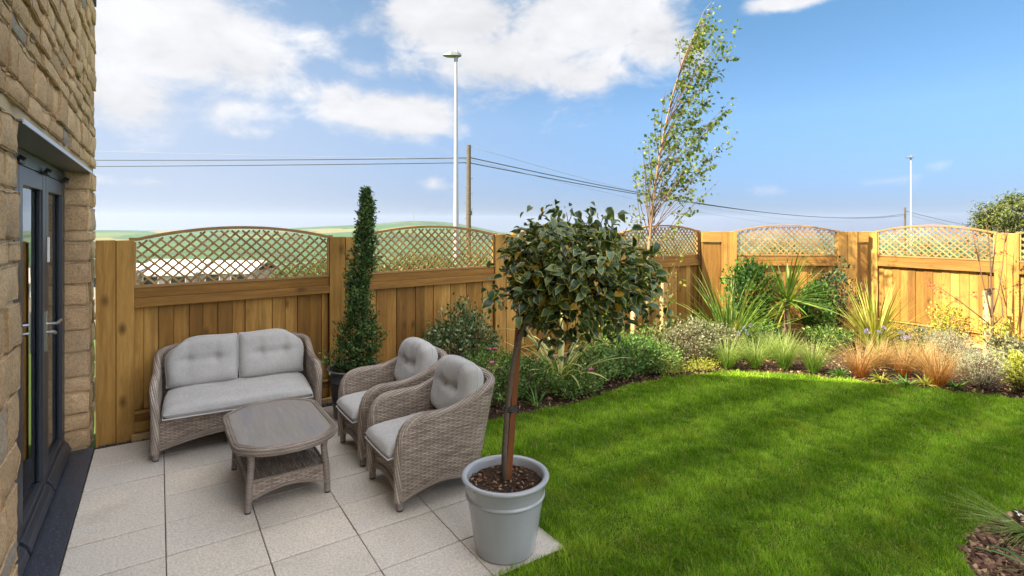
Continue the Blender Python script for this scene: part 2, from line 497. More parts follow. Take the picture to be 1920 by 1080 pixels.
leaf_mat('holly_leaf', [(0, (.014, .040, .016)), (.5, (.038, .095, .036)), (1, (.13, .21, .10))], .25, .32,
         margin=((.42, .37, .06), .74, .945, (.48, .30, .03)), spec=.55)
leaf_mat('box_leaf', [(0, (.020, .048, .014)), (.6, (.060, .120, .030)), (1, (.19, .28, .07))], .25)
leaf_mat('birch_leaf', [(0, (.045, .085, .012)), (.5, (.11, .165, .022)), (1, (.30, .34, .055))], .40, .45)
leaf_mat('silver_leaf', [(0, (.03, .06, .02)), (.6, (.075, .13, .04)), (1, (.36, .42, .22))], .25)
leaf_mat('olive_leaf', [(0, (.075, .085, .04)), (.5, (.16, .16, .085)), (1, (.32, .31, .19))], .25)
leaf_mat('green_leaf', [(0, (.026, .07, .014)), (.5, (.065, .15, .025)), (1, (.16, .29, .055))], .3)
leaf_mat('mid_leaf', [(0, (.045, .09, .018)), (.5, (.10, .19, .035)), (1, (.26, .36, .09))], .3)
leaf_mat('dark_leaf', [(0, (.012, .028, .012)), (.5, (.028, .06, .02)), (1, (.07, .12, .035))], .22)
leaf_mat('laurel_leaf', [(0, (.03, .09, .012)), (.5, (.07, .18, .025)), (1, (.16, .30, .05))], .3)
leaf_mat('lime_leaf', [(0, (.20, .25, .03)), (.5, (.36, .38, .06)), (1, (.55, .50, .12))], .4)
leaf_mat('santolina_leaf', [(0, (.17, .19, .13)), (.5, (.29, .30, .20)), (1, (.42, .42, .30))], .2, .8)
leaf_mat('hedge_leaf', [(0, (.025, .05, .012)), (.5, (.07, .105, .02)), (1, (.20, .23, .05))], .3)
leaf_mat('hawthorn_leaf', [(0, (.035, .055, .012)), (.5, (.085, .11, .022)), (1, (.19, .20, .045))], .3)
leaf_mat('phormium_blade', [(0, (.09, .15, .04)), (.5, (.19, .26, .06)), (1, (.42, .42, .14))], .3,
         margin=((.58, .54, .22), .55))
leaf_mat('cordyline_blade', [(0, (.04, .10, .012)), (.5, (.11, .20, .026)), (1, (.30, .36, .07))], .3)
leaf_mat('cordyline_lime', [(0, (.14, .17, .02)), (.5, (.27, .27, .035)), (1, (.42, .38, .08))], .3)
leaf_mat('tussock_blade', [(0, (.018, .065, .004)), (.5, (.075, .19, .012)), (1, (.30, .42, .07))], .30, tipc=(.30, .36, .10))
leaf_mat('bronze_blade', [(0, (.16, .045, .006)), (.5, (.30, .10, .014)), (1, (.44, .21, .045))], .25, tint=(1.2, 1, .7), tipc=(.43, .32, .13))
leaf_mat('red_leaf', [(0, (.28, .04, .03)), (1, (.50, .13, .09))], .35, tint=(1.3, .8, .6))


def grass_mats():
    m, nt, out = newmat('lawn_blade')
    geo = nd(nt, 'ShaderNodeNewGeometry')
    pos = geo.outputs['Position']
    isl = geo.outputs['Random Per Island']
    s = nd(nt, 'ShaderNodeSeparateXYZ', {0: pos})
    wv = mth(nt, 'ADD', mth(nt, 'MULTIPLY', mth(nt, 'SUBTRACT', noise(nt, pos, .9, 2), .5), .60), mth(nt, 'MULTIPLY', mth(nt, 'SUBTRACT', noise(nt, pos, 9, 3), .5), .22))
    st = mth(nt, 'SINE', mth(nt, 'MULTIPLY', mth(nt, 'ADD', mth(nt, 'SUBTRACT', s.outputs[1], 2.57 + .163), wv), 2 * PI / .655))
    st = nd(nt, 'ShaderNodeMapRange', {'Value': mth(nt, 'ADD', st, mth(nt, 'MULTIPLY', mth(nt, 'SUBTRACT', noise(nt, pos, 2.2, 3), .5), 2.0)), 'From Min': -1.15, 'From Max': 1.15, 'To Min': .0, 'To Max': 1.0}, interpolation_type='SMOOTHSTEP').outputs[0]
    pt = nd(nt, 'ShaderNodeMapRange', {'Value': noise(nt, pos, 5.5, 5, .65), 'From Min': .30, 'From Max': .70}).outputs[0]
    f = mth(nt, 'ADD', mth(nt, 'MULTIPLY', isl, .70), mth(nt, 'MULTIPLY', mth(nt, 'SUBTRACT', pt, .15), .55))
    dk = ramp(nt, f, [(.2, (.058, .135, .004)), (.5, (.105, .225, .006)), (.8, (.18, .33, .012))])
    lt = ramp(nt, f, [(.2, (.13, .25, .007)), (.5, (.20, .38, .014)), (.8, (.38, .54, .05))])
    c = mixc(nt, st, dk, lt)
    dry = nd(nt, 'ShaderNodeMapRange', {'Value': noise(nt, pos, 2.6, 5, .6, .5), 'From Min': .55, 'From Max': .75, 'To Max': .55}).outputs[0]
    c = mixc(nt, dry, c, (.30, .30, .03))
    c = mixc(nt, mth(nt, 'GREATER_THAN', isl, .94), c, (.38, .34, .12))
    p = nd(nt, 'ShaderNodeBsdfPrincipled', {'Base Color': c, 'Roughness': .65, 'Specular IOR Level': .12})
    t = nd(nt, 'ShaderNodeBsdfTranslucent', {0: mixc(nt, 1.0, c, (1.3, 1.3, .5), 'MULTIPLY')})
    mx = nd(nt, 'ShaderNodeMixShader', {0: .35, 1: p, 2: t})
    nt.links.new(mx.outputs[0], out.inputs[0])
    m, nt, out = newmat('lawn_ground')
    pos = nd(nt, 'ShaderNodeNewGeometry').outputs['Position']
    a = noise(nt, pos, 40, 5, .7)
    c = ramp(nt, a, [(.3, (.04, .075, .008)), (.6, (.08, .13, .014)), (.8, (.14, .14, .04))])
    princ(nt, out, {'Base Color': c, 'Roughness': .95, 'Specular IOR Level': .05}, a, .8, .02)


grass_mats()


def terrain_mat():
    m, nt, out = newmat('farmland')
    pos = nd(nt, 'ShaderNodeNewGeometry').outputs['Position']
    s = nd(nt, 'ShaderNodeSeparateXYZ', {0: pos})
    w = noise(nt, pos, .004, 3)
    p2 = nd(nt, 'ShaderNodeCombineXYZ', {0: mth(nt, 'ADD', mth(nt, 'MULTIPLY', s.outputs[0], .0052), w), 1: mth(nt, 'ADD', mth(nt, 'MULTIPLY', s.outputs[1], .0030), w), 2: 0}).outputs[0]
    vo = nd(nt, 'ShaderNodeTexVoronoi', {'Vector': p2, 'Scale': 1.0}).outputs
    ed = nd(nt, 'ShaderNodeTexVoronoi', {'Vector': p2, 'Scale': 1.0}, feature='DISTANCE_TO_EDGE').outputs[0]
    r = nd(nt, 'ShaderNodeSeparateColor', {0: vo['Color']}).outputs[0]
    c = ramp(nt, r, [(0, (.035, .085, .028)), (.25, (.050, .10, .034)), (.45, (.085, .125, .036)), (.62, (.15, .14, .05)), (.72, (.04, .09, .03)), (.9, (.07, .115, .036))], 'CONSTANT')
    c = mixc(nt, .35, c, gray(nt, mth(nt, 'ADD', noise(nt, pos, .05, 5, .7), .5)), 'MULTIPLY')
    hn = mth(nt, 'ADD', ed, mth(nt, 'MULTIPLY', mth(nt, 'SUBTRACT', noise(nt, pos, .03, 3), .5), .08))
    c = mixc(nt, nd(nt, 'ShaderNodeMapRange', {'Value': hn, 'From Min': .02, 'From Max': .05}).outputs[0], (.035, .055, .022), c)
    wd = noise(nt, pos, .0028, 4, .6)
    c = mixc(nt, nd(nt, 'ShaderNodeMapRange', {'Value': wd, 'From Min': .57, 'From Max': .60}).outputs[0], c, (.035, .06, .025))
    princ(nt, out, {'Base Color': c, 'Roughness': .95, 'Specular IOR Level': .1})


terrain_mat()


# ------------------------------------------------------------------ mesh helpers
def setp(o, label=None, cat=None, group=None, kind=None):
    if label: o['label'] = label
    if cat: o['category'] = cat
    if group: o['group'] = group
    if kind: o['kind'] = kind
    return o


def thing(name, label, cat, loc=(0, 0, 0), rotz=0.0, group=None):
    o = bpy.data.objects.new(name, None)
    o.empty_display_size = .1
    COL.objects.link(o)
    o.location = loc
    o.rotation_euler = (0, 0, rotz)
    return setp(o, label, cat, group)


def copy_thing(root, loc, rotz, label, group=None):
    r = root.copy(); COL.objects.link(r)
    r.location = loc; r.rotation_euler = (0, 0, rotz)
    r['label'] = label
    if group: r['group'] = group
    for ch in list(root.children):
        c = ch.copy(); COL.objects.link(c); c.parent = r
        for g in list(ch.children):
            d = g.copy(); COL.objects.link(d); d.parent = c
    return r


def np_mesh(name, V, F, mat, parent=None, uv=None, smooth=False):
    """V (n,3); F list of (k,m) int arrays with equal m; uv (loops,2)"""
    me = bpy.data.meshes.new(name)
    if not isinstance(F, list):
        F = [F]
    F = [np.asarray(f, dtype=np.int32) for f in F if len(f)]
    V = np.asarray(V, dtype=np.float32)
    loops = np.concatenate([f.ravel() for f in F])
    tot = np.concatenate([np.full(len(f), f.shape[1], dtype=np.int32) for f in F])
    start = np.concatenate([[0], np.cumsum(tot)[:-1]]).astype(np.int32)
    me.vertices.add(len(V)); me.vertices.foreach_set('co', V.ravel())
    me.loops.add(len(loops)); me.loops.foreach_set('vertex_index', loops)
    me.polygons.add(len(tot))
    me.polygons.foreach_set('loop_start', start)
    me.polygons.foreach_set('loop_total', tot)
    if smooth:
        me.polygons.foreach_set('use_smooth', np.ones(len(tot), dtype=bool))
    if uv is not None:
        l = me.uv_layers.new(name='UVMap')
        l.data.foreach_set('uv', np.asarray(uv, dtype=np.float32).ravel())
    me.update(calc_edges=True)
    me.validate()
    me.materials.append(MATS[mat])
    o = bpy.data.objects.new(name, me)
    COL.objects.link(o)
    o.parent = parent
    return o


class MB:
    def __init__(s):
        s.v, s.f, s.uv = [], [], []

    def add(s, V, F, UV=None):
        off = len(s.v)
        s.v += [tuple(p) for p in V]
        for i, f in enumerate(F):
            s.f.append(tuple(a + off for a in f))
            s.uv += list(UV[i]) if UV else [(V[a][0], V[a][1]) for a in f]

    def box(s, lo, hi, grain=2, M=None):
        """box with uv in metres, v running along the grain axis"""
        lo, hi = Vector(lo), Vector(hi)
        P = [(x, y, z) for z in (lo.z, hi.z) for y in (lo.y, hi.y) for x in (lo.x, hi.x)]
        F = [(0, 2, 3, 1), (4, 5, 7, 6), (0, 1, 5, 4), (2, 6, 7, 3), (0, 4, 6, 2), (1, 3, 7, 5)]
        ax = [2, 2, 1, 1, 0, 0]
        ru, rv = random.uniform(0, 9), random.uniform(0, 9)
        UV = []
        for f, a in zip(F, ax):
            oth = [k for k in range(3) if k != a]
            if grain in oth:
                vv = grain; uu = [k for k in oth if k != grain][0]
            else:
                uu, vv = oth
            UV.append([(P[i][uu] + ru + a * .37, P[i][vv] + rv) for i in f])
        if M is not None:
            P = [tuple(M @ Vector(p)) for p in P]
        s.add(P, F, UV)

    def tube(s, pts, rad, n=8, caps=True, closed=False):
        pts = [Vector(p) for p in pts]
        m = len(pts)
        if not hasattr(rad, '__len__'):
            rad = [rad] * m
        tang = []
        for i in range(m):
            a = pts[(i - 1) % m] if (closed or i > 0) else pts[i]
            b = pts[(i + 1) % m] if (closed or i < m - 1) else pts[i]
            t = b - a
            tang.append(t.normalized() if t.length > 1e-9 else Vector((0, 0, 1)))
        t0 = tang[0]
        nrm = t0.cross(Vector((0, 0, 1)))
        if nrm.length < .05:
            nrm = t0.cross(Vector((1, 0, 0)))
        nrm.normalize()
        V, L, acc = [], [], 0.0
        for i in range(m):
            if i:
                acc += (pts[i] - pts[i - 1]).length
                nrm = nrm - tang[i] * nrm.dot(tang[i])
                nrm.normalize()
            bn = tang[i].cross(nrm)
            L.append(acc)
            for k in range(n):
                a = 2 * PI * k / n
                V.append(pts[i] + (nrm * math.cos(a) + bn * math.sin(a)) * rad[i])
        F, UV = [], []
        rings = m if closed else m - 1
        for i in range(rings):
            j = (i + 1) % m
            lj = L[j] if j else L[-1] + (pts[0] - pts[-1]).length
            for k in range(n):
                k2 = (k + 1) % n
                F.append((i * n + k, i * n + k2, j * n + k2, j * n + k))
                UV.append([(L[i], k / n), (L[i], (k + 1) / n), (lj, (k + 1) / n), (lj, k / n)])
        if caps and not closed:
            F.append(tuple(range(n - 1, -1, -1))); UV.append([(L[0], 0)] * n)
            F.append(tuple((m - 1) * n + k for k in range(n))); UV.append([(L[-1], 0)] * n)
        s.add(V, F, UV)

    def lathe(s, prof, n=48, c=(0, 0)):
        V, F = [], []
        for (r, z) in prof:
            for k in range(n):
                a = 2 * PI * k / n
                V.append((c[0] + r * math.cos(a), c[1] + r * math.sin(a), z))
        for i in range(len(prof) - 1):
            for k in range(n):
                k2 = (k + 1) % n
                F.append((i * n + k, i * n + k2, (i + 1) * n + k2, (i + 1) * n + k))
        s.add(V, F)

    def grid(s, P, UV, flip=False):
        """P[i][j] points, UV[i][j]"""
        ni, nj = len(P), len(P[0])
        V = [p for row in P for p in row]
        F, U = [], []
        for i in range(ni - 1):
            for j in range(nj - 1):
                q = [(i, j), (i + 1, j), (i + 1, j + 1), (i, j + 1)]
                if flip: q.reverse()
                F.append(tuple(a * nj + b for a, b in q))
                U.append([UV[a][b] for a, b in q])
        s.add(V, F, U)

    def build(s, name, mat, parent=None, smooth=False, bevel=0.0, angle=None):
        me = bpy.data.meshes.new(name)
        me.from_pydata(s.v, [], s.f)
        l = me.uv_layers.new(name='UVMap')
        l.data.foreach_set('uv', np.asarray(s.uv, dtype=np.float32).ravel())
        if smooth:
            me.polygons.foreach_set('use_smooth', np.ones(len(me.polygons), dtype=bool))
        me.materials.append(MATS[mat])
        me.validate()
        o = bpy.data.objects.new(name, me)
        COL.objects.link(o)
        o.parent = parent
        if smooth and angle:
            me.set_sharp_from_angle(angle=R(angle))
        if bevel:
            b = o.modifiers.new('bevel', 'BEVEL')
            b.width = bevel; b.segments = 2; b.limit_method = 'ANGLE'; b.angle_limit = R(50)
        return o


def norm_rows(a):
    return a / np.maximum(np.linalg.norm(a, axis=1, keepdims=True), 1e-9)


# leaf outlines: (along, half width), both sides folded about the midrib
def leaves(name, P, A, N, L, W, mat, parent=None, fold=.25, simple_=False, curl=.15, smooth=False):
    P = np.asarray(P, float); n = len(P)
    A = norm_rows(np.asarray(A, float)); N = np.asarray(N, float)
    S = norm_rows(np.cross(A, N)); N = norm_rows(np.cross(S, A))
    L = np.broadcast_to(np.asarray(L, float), (n,))[:, None]
    W = np.broadcast_to(np.asarray(W, float), (n,))[:, None]
    if simple_:
        t = [0, .42, 1.0, .42]; w = [0, -.5, 0, .5]; h = [0, fold, -curl, fold]
        tri = [[0, 1, 2], [0, 2, 3]]
        e = [.2, 1, .5, 1]
        quads = []
    else:
        t = [0, .3, .68, 1.0, .24, .62, .24, .62]
        w = [0, 0, 0, 0, -.44, -.46, .44, .46]
        h = [0, 0, -curl * .4, -curl * 1.4, fold, fold * .8 - curl * .3, fold, fold * .8 - curl * .3]
        tri = [[0, 1, 4], [0, 6, 1], [2, 3, 5], [2, 7, 3]]
        quads = [[4, 1, 2, 5], [1, 6, 7, 2]]
        e = [.35, 0, 0, 1, 1, 1, 1, 1]
    k = len(t)
    V = np.empty((n, k, 3))
    for i in range(k):
        V[:, i] = P + A * (L * t[i]) + S * (W * w[i]) + N * (W * h[i])
    base = (np.arange(n) * k)[:, None]
    FT = np.concatenate([base + np.array(q)[None, :] for q in tri]) if tri else np.zeros((0, 3), int)
    fl = [FT]
    uvt = np.concatenate([np.tile(np.array([(e[a], t[a]) for a in q]), (n, 1)) for q in tri])
    uvs = [uvt]
    if quads:
        fl.append(np.concatenate([base + np.array(q)[None, :] for q in quads]))
        uvs.append(np.concatenate([np.tile(np.array([(e[a], t[a]) for a in q]), (n, 1)) for q in quads]))
    return np_mesh(name, V.reshape(-1, 3), fl, mat, parent, uv=np.concatenate(uvs), smooth=smooth)


def strips(name, P, AZ, E0, L, W, DROOP, mat, parent=None, seg=5, fold=.0, taper=1.6, twist=None):
    """arching blades: start P, azimuth, start elevation, length, width, bend (radians over the length)"""
    P = np.asarray(P, float); n = len(P)
    H = np.stack([np.cos(AZ), np.sin(AZ), np.zeros(n)], 1)
    Sd = np.stack([-np.sin(AZ), np.cos(AZ), np.zeros(n)], 1)
    if twist is not None:
        Sd = Sd * np.cos(twist)[:, None] + np.array([0, 0, 1])[None] * np.sin(twist)[:, None] * .6 + H * np.sin(twist)[:, None] * .8
        Sd = norm_rows(Sd)
    L = np.broadcast_to(L, (n,)); W = np.broadcast_to(W, (n,))
    cur = P.copy()
    V = np.empty((n, 2 * seg + 1, 3))
    for i in range(seg + 1):
        t = i / seg
        if i:
            e = E0 - DROOP * (t - .5 / seg)
            cur = cur + (H * np.cos(e)[:, None] + np.array([0, 0, 1])[None] * np.sin(e)[:, None]) * (L / seg)[:, None]
        if i == seg:
            V[:, 2 * seg] = cur
        else:
            w = W * (.55 + .45 * min(1, t * 3)) * (1 - t ** taper) ** .8 * .5
            V[:, 2 * i] = cur - Sd * w[:, None]
            V[:, 2 * i + 1] = cur + Sd * w[:, None]
    k = 2 * seg + 1
    base = (np.arange(n) * k)[:, None]
    Q, uq = [], []
    for i in range(seg - 1):
        Q.append(base + np.array([2 * i, 2 * i + 1, 2 * i + 3, 2 * i + 2])[None])
        uq.append(np.tile(np.array([(1, i / seg), (0, i / seg), (0, (i + 1) / seg), (1, (i + 1) / seg)]), (n, 1)))
    T = base + np.array([2 * seg - 2, 2 * seg - 1, 2 * seg])[None]
    ut = np.tile(np.array([(1, 1 - 1 / seg), (0, 1 - 1 / seg), (.5, 1)]), (n, 1))
    return np_mesh(name, V.reshape(-1, 3), [np.concatenate(Q), T], mat, parent, uv=np.concatenate(uq + [ut]))


def rdir(n, up=0.0):
    d = rng.normal(size=(n, 3))
    d[:, 2] += up
    return norm_rows(d)


def chips(name, XY, z, lmin, lmax, mat, parent=None, tilt=.35, flat=.25):
    n = len(XY)
    l = rng.uniform(lmin, lmax, n); w = l * rng.uniform(.2, .5, n); h = l * rng.uniform(.06, flat, n)
    az_ = rng.uniform(0, 2 * PI, n); ti = rng.normal(0, tilt, n); ro = rng.normal(0, tilt, n)
    a = np.stack([np.cos(az_) * np.cos(ti), np.sin(az_) * np.cos(ti), np.sin(ti)], 1)
    s_ = np.stack([-np.sin(az_) * np.cos(ro), np.cos(az_) * np.cos(ro), np.sin(ro)], 1)
    u = np.cross(a, s_)
    C = np.stack([XY[:, 0], XY[:, 1], np.asarray(z) + rng.uniform(0, .012, n)], 1)
    V = np.empty((n, 8, 3))
    i = 0
    for sz in (-1, 1):
        for sy in (-1, 1):
            for sx in (-1, 1):
                tp = rng.uniform(.6, 1.1, n)[:, None]
                V[:, i] = C + a * (sx * l / 2)[:, None] * tp + s_ * (sy * w / 2)[:, None] * tp + u * (sz * h / 2)[:, None]
                i += 1
    base = (np.arange(n) * 8)[:, None]
    F = np.concatenate([base + np.array(q)[None] for q in [(0, 2, 3, 1), (4, 5, 7, 6), (0, 1, 5, 4), (2, 6, 7, 3), (0, 4, 6, 2), (1, 3, 7, 5)]])
    return np_mesh(name, V.reshape(-1, 3), F, mat, parent)


def inside(poly, X, Y):
    r = np.zeros(len(X), bool)
    j = len(poly) - 1
    for i in range(len(poly)):
        xi, yi = poly[i]; xj, yj = poly[j]
        c = ((yi > Y) != (yj > Y)) & (X < (xj - xi) * (Y - yi) / (yj - yi + 1e-12) + xi)
        r ^= c
        j = i
    return r


def smooth_poly(pts, it=2):
    for _ in range(it):
        q = []
        for i in range(len(pts)):
            a, b = pts[i], pts[(i + 1) % len(pts)]
            q.append((a[0] * .75 + b[0] * .25, a[1] * .75 + b[1] * .25))
            q.append((a[0] * .25 + b[0] * .75, a[1] * .25 + b[1] * .75))
        pts = q
    return pts


def sheet(name, poly, z, mat, kind='structure', thick=0.0):
    mb = MB()
    n = len(poly)
    mb.add([(x, y, z) for x, y in poly], [tuple(range(n))])
    o = mb.build(name, mat)
    o['kind'] = kind
    return o


# ------------------------------------------------------------------ terrain
def crest_slope(phi):
    xs = [-4000, -400, 100, 180, 300, 420, 520, 560, 640, 700, 745, 780, 820, 860, 900, 940, 1000, 1100, 1400, 6000]
    ys = [432, 432, 431, 431.5, 432.5, 429, 430, 427, 423, 420, 415.5, 413.5, 415, 419, 427, 436, 444, 450, 452, 452]
    t = math.tan(max(-1.5, min(1.5, phi - YAW)))
    x = CXP + FPX * t
    y = np.interp(x, xs, ys)
    return (HZ - y) / FPX * math.cos(math.atan(t))


def ground_z(x, y):
    r = math.hypot(x, y)
    phi = math.atan2(x, y)
    cr = crest_slope(phi)
    RC = 2500.0
    zc = EYE + cr * RC
    rs = [0, 12, 40, 130, 420, 800, 1500, RC, 3400, 5200]
    zs = [-.045, -.045, -4.8, -12, -36, -54, -54 + (zc + 54) * .52, zc, zc - 45, -90]
    z = float(np.interp(r, rs, zs))
    if r > 100:
        z += mnoise.noise(Vector((x * .004, y * .004, 0))) * min(5.0, r * .003) * (0.25 if abs(r - RC) < 400 else 1)
    return z


def build_terrain():
    rr = [0, 3, 6, 9, 11, 12, 14, 17, 21, 27, 34, 42, 60, 90, 130, 190, 270, 360, 480, 620, 780, 950, 1150, 1350, 1550, 1750, 1950, 2150, 2300, 2420, 2500, 2600, 2800, 3100, 3600, 4400, 5200]
    na = 300
    V = [(0, 0, -.045)]
    for r in rr[1:]:
        for k in range(na):
            a = 2 * PI * k / na
            x, y = r * math.sin(a), r * math.cos(a)
            V.append((x, y, ground_z(x, y)))
    T = [(0, 1 + (k + 1) % na, 1 + k) for k in range(na)]
    Q = []
    for i in range(len(rr) - 2):
        for k in range(na):
            k2 = (k + 1) % na
            Q.append((1 + i * na + k, 1 + i * na + k2, 1 + (i + 1) * na + k2, 1 + (i + 1) * na + k))
    o = np_mesh('ground', V, [T, Q], 'farmland', smooth=True)
    o['kind'] = 'structure'


build_terrain()

# ------------------------------------------------------------------ garden ground
FENCE_L = ((-.42, 5.38), math.atan2(.042, 1.0))
LAWN = smooth_poly([(1.30, 2.250), (1.30, 2.250), (1.30, 2.250), (1.818, 2.250), (1.818, 2.250), (1.818, 2.250), (1.818, 3.0), (1.82, 4.0), (1.82, 4.0),
                    (2.5, 4.06), (3.3, 3.95), (4.2, 4.10), (5.0, 4.02), (5.6, 3.82), (6.1, 3.40), (6.5, 2.75), (6.85, 2.15), (7.15, 1.60), (7.35, .9), (7.4, -.6), (7.4, -.6),
                    (5.1, -.6), (5.1, .2), (4.85, .78), (4.42, 1.0), (3.95, 1.09), (3.5, 1.04), (3.25, .85), (3.2, .3), (3.3, -.6), (3.3, -.6), (1.30, -.6), (1.30, -.6), (1.30, -.6)], 2)
sheet('planting_bed', [(1.84, -.7), (9.68, -.7), (9.68, 4.2), (7.7, 5.62), (1.84, 5.42)], -.022, 'soil')
sheet('lawn', LAWN, -.004, 'lawn_ground')
sheet('patio_bed', [(-.43, 2.245), (1.829, 2.245), (1.829, 5.25), (-.43, 5.25)], -.016, 'joint_sand')
sheet('gravel_strip', [(-.45, 5.2), (1.9, 5.2), (1.9, 5.46), (-.45, 5.36)], -.03, 'soil')


def patio():
    xs = [-.415, .031, .482, .933, 1.384, 1.832]
    y0, dy = 5.235, .3665
    k = 0
    g = .0030
    mb = MB()
    for i in range(5):
        for j in range(8):
            hi_y = 5.215 if j == 0 else 5.172 - j * dy
            lo_y = 5.172 - (j + 1) * dy
            x0, x1 = xs[i] + g * .75, xs[i + 1] - g * .75
            a, b = lo_y + g * 1.4 + random.uniform(-.0015, .0015), hi_y - g * 1.4 + random.uniform(-.0015, .0015)
            dz = random.uniform(-.0015, .0015)
            mb.box((x0, a, -.036), (x1, b, dz), 1, Matrix.Rotation(0, 4, 'Z'))
    o = mb.build('patio', 'paving', None, bevel=.004)
    o['kind'] = 'structure'


patio()


def lawn_grass():
    poly = LAWN
    n = 560000
    u = rng.uniform(size=n)
    X = rng.uniform(1.28, 7.4, n); Y = rng.uniform(.2, 4.15, n)
    D = X * SY + Y * CY
    cx_ = X * CY - Y * SY
    vis = (D > 1.9) & (np.abs(cx_) < D * 1.0 + .25) & (D * 1.35 > 2.3)
    keep = vis & (rng.uniform(size=n) < np.clip((3.9 / np.maximum(D, .1)) ** 1.25, .28, 1.0))
    X, Y, D = X[keep], Y[keep], D[keep]
    ok = inside(poly, X, Y)
    ok &= ~((X < 1.815) & (Y > 2.248))
    X, Y, D = X[ok], Y[ok], D[ok]
    n = len(X)
    clump = np.array([mnoise.noise(Vector((x * 9, y * 9, 7.0))) + .6 * mnoise.noise(Vector((x * 3, y * 3, 1.0))) for x, y in zip(X, Y)])
    st = np.sin((Y - 2.57 - .163) * 2 * PI / .655) + rng.normal(0, .9, n)
    hgt = rng.uniform(.020, .046, n) * (1 + .45 * clump) * (1 + .45 * clump) * np.where(rng.uniform(size=n) < .07, 1.6, 1)
    AZ = np.where(rng.uniform(size=n) < .45, rng.normal(0, .9, n) + np.where(st > 0, .0, PI), rng.uniform(0, 2 * PI, n)) + clump * 1.2
    E0 = rng.uniform(.6, 1.5, n)
    wd = np.maximum(.0030, .00085 * D) * rng.uniform(.7, 1.3, n)
    Z = np.full(n, -.006)
    strips('grass', np.stack([X, Y, Z], 1), AZ, E0, hgt, wd, rng.uniform(.1, .9, n), 'lawn_blade', None, seg=2, taper=1.5)
    o = bpy.data.objects['grass']
    setp(o, 'short striped green grass of the mown lawn', None, None, 'stuff')


lawn_grass()


def mulch():
    # denser along the lawn edge, thin under the shrubs
    n = 60000
    X = rng.uniform(1.85, 9.6, n); Y = rng.uniform(-.6, 5.5, n)
    D = X * SY + Y * CY
    c = X * CY - Y * SY
    m = (D > 1.8) & (np.abs(c) < D + .3) & ~inside(LAWN, X, Y) & (Y < 5.40 + .042 * X) & ~((X > 7.6) & (Y > 5.4 - (X - 7.6) * .66))
    X, Y, D = X[m], Y[m], D[m]
    near = D < 3.7
    k = near | (rng.uniform(size=len(X)) < .33)
    X, Y, D = X[k], Y[k], D[k]
    o = chips('bark_mulch', np.stack([X, Y], 1), -.018, .015, .055, 'bark_chip')
    # extra on the near bed
    setp(o, 'brown bark chips mulching the planting beds', None, None, 'stuff')
    n = 9000
    X = rng.uniform(3.15, 5.1, n); Y = rng.uniform(.0, 1.12, n)
    m = ~inside(LAWN, X, Y)
    o = chips('bark_mulch', np.stack([X[m], Y[m]], 1), -.012, .02, .085, 'bark_chip', None, .3, .18)
    setp(o, 'coarse bark chips on the bed cut into the lawn', None, None, 'stuff')
    n = 2600
    X = rng.uniform(-.44, 1.5, n); Y = rng.uniform(5.235, 5.40, n)
    m = Y < 5.345 + .042 * (X + .42)
    o = chips('slate_gravel', np.stack([X[m], Y[m]], 1), -.03, .012, .032, 'slate_chip', None, .5, .5)
    setp(o, 'dark slate chippings between patio and fence', None, None, 'stuff')


mulch()

# ------------------------------------------------------------------ house
WX, DOOR_Y0, DOOR_Y1, COR_Y, DOOR_H = -.455, 2.79, 5.28, 5.76, 2.155


def gable_z(y):
    """height of the gable's rake above the ground at depth y"""
    return 3.62 + (COR_Y - y) * 1.04 if y > .2 else 3.62 + (COR_Y - .2) * 1.04 + (y - .2) * 1.04


def rough_box(acc, lo, hi, amp=.008, r=.018, res=.035, seed=0.0):
    """one pitched-face stone: subdivided rounded box with a rough surface"""
    lo = np.array(lo, float); hi = np.array(hi, float)
    sz = hi - lo; c = (hi + lo) / 2
    nn = [max(2, min(9, int(round(s / res)))) for s in sz]
    V, F, idx = acc
    for a in range(3):
        o1, o2 = [(1, 2), (2, 0), (0, 1)][a]
        for sg in (-1, 1):
            g = {}
            off = len(V)
            n1, n2 = nn[o1], nn[o2]
            for i in range(n1 + 1):
                for j in range(n2 + 1):
                    p = np.zeros(3)
                    p[a] = sg
                    p[o1] = -1 + 2 * i / n1
                    p[o2] = -1 + 2 * j / n2
                    q = c + p * sz / 2
                    inner = np.clip(q, lo + r, hi - r)
                    d = q - inner
                    ln = np.linalg.norm(d)
                    if ln > r: q = inner + d / ln * r
                    dirv = p / np.linalg.norm(p)
                    w = Vector((q[0] * 9 + seed, q[1] * 9, q[2] * 9))
                    k = mnoise.fractal(w, 1.0, 2.2, 4) * amp
                    # draw edges in so that faces bulge
                    e = max(abs(p[o1]), abs(p[o2]))
                    q = q + dirv * k
                    q[a] -= sg * amp * .45 * e ** 6
                    V.append(tuple(q))
            for i in range(n1):
                for j in range(n2):
                    f = (off + i * (n2 + 1) + j, off + (i + 1) * (n2 + 1) + j, off + (i + 1) * (n2 + 1) + j + 1, off + i * (n2 + 1) + j + 1)
                    F.append(f if sg > 0 else f[::-1])


def merge_by_dist(o, d=.0004):
    import bmesh
    bm = bmesh.new(); bm.from_mesh(o.data)
    bmesh.ops.remove_doubles(bm, verts=bm.verts, dist=d)
    bm.to_mesh(o.data); bm.free()


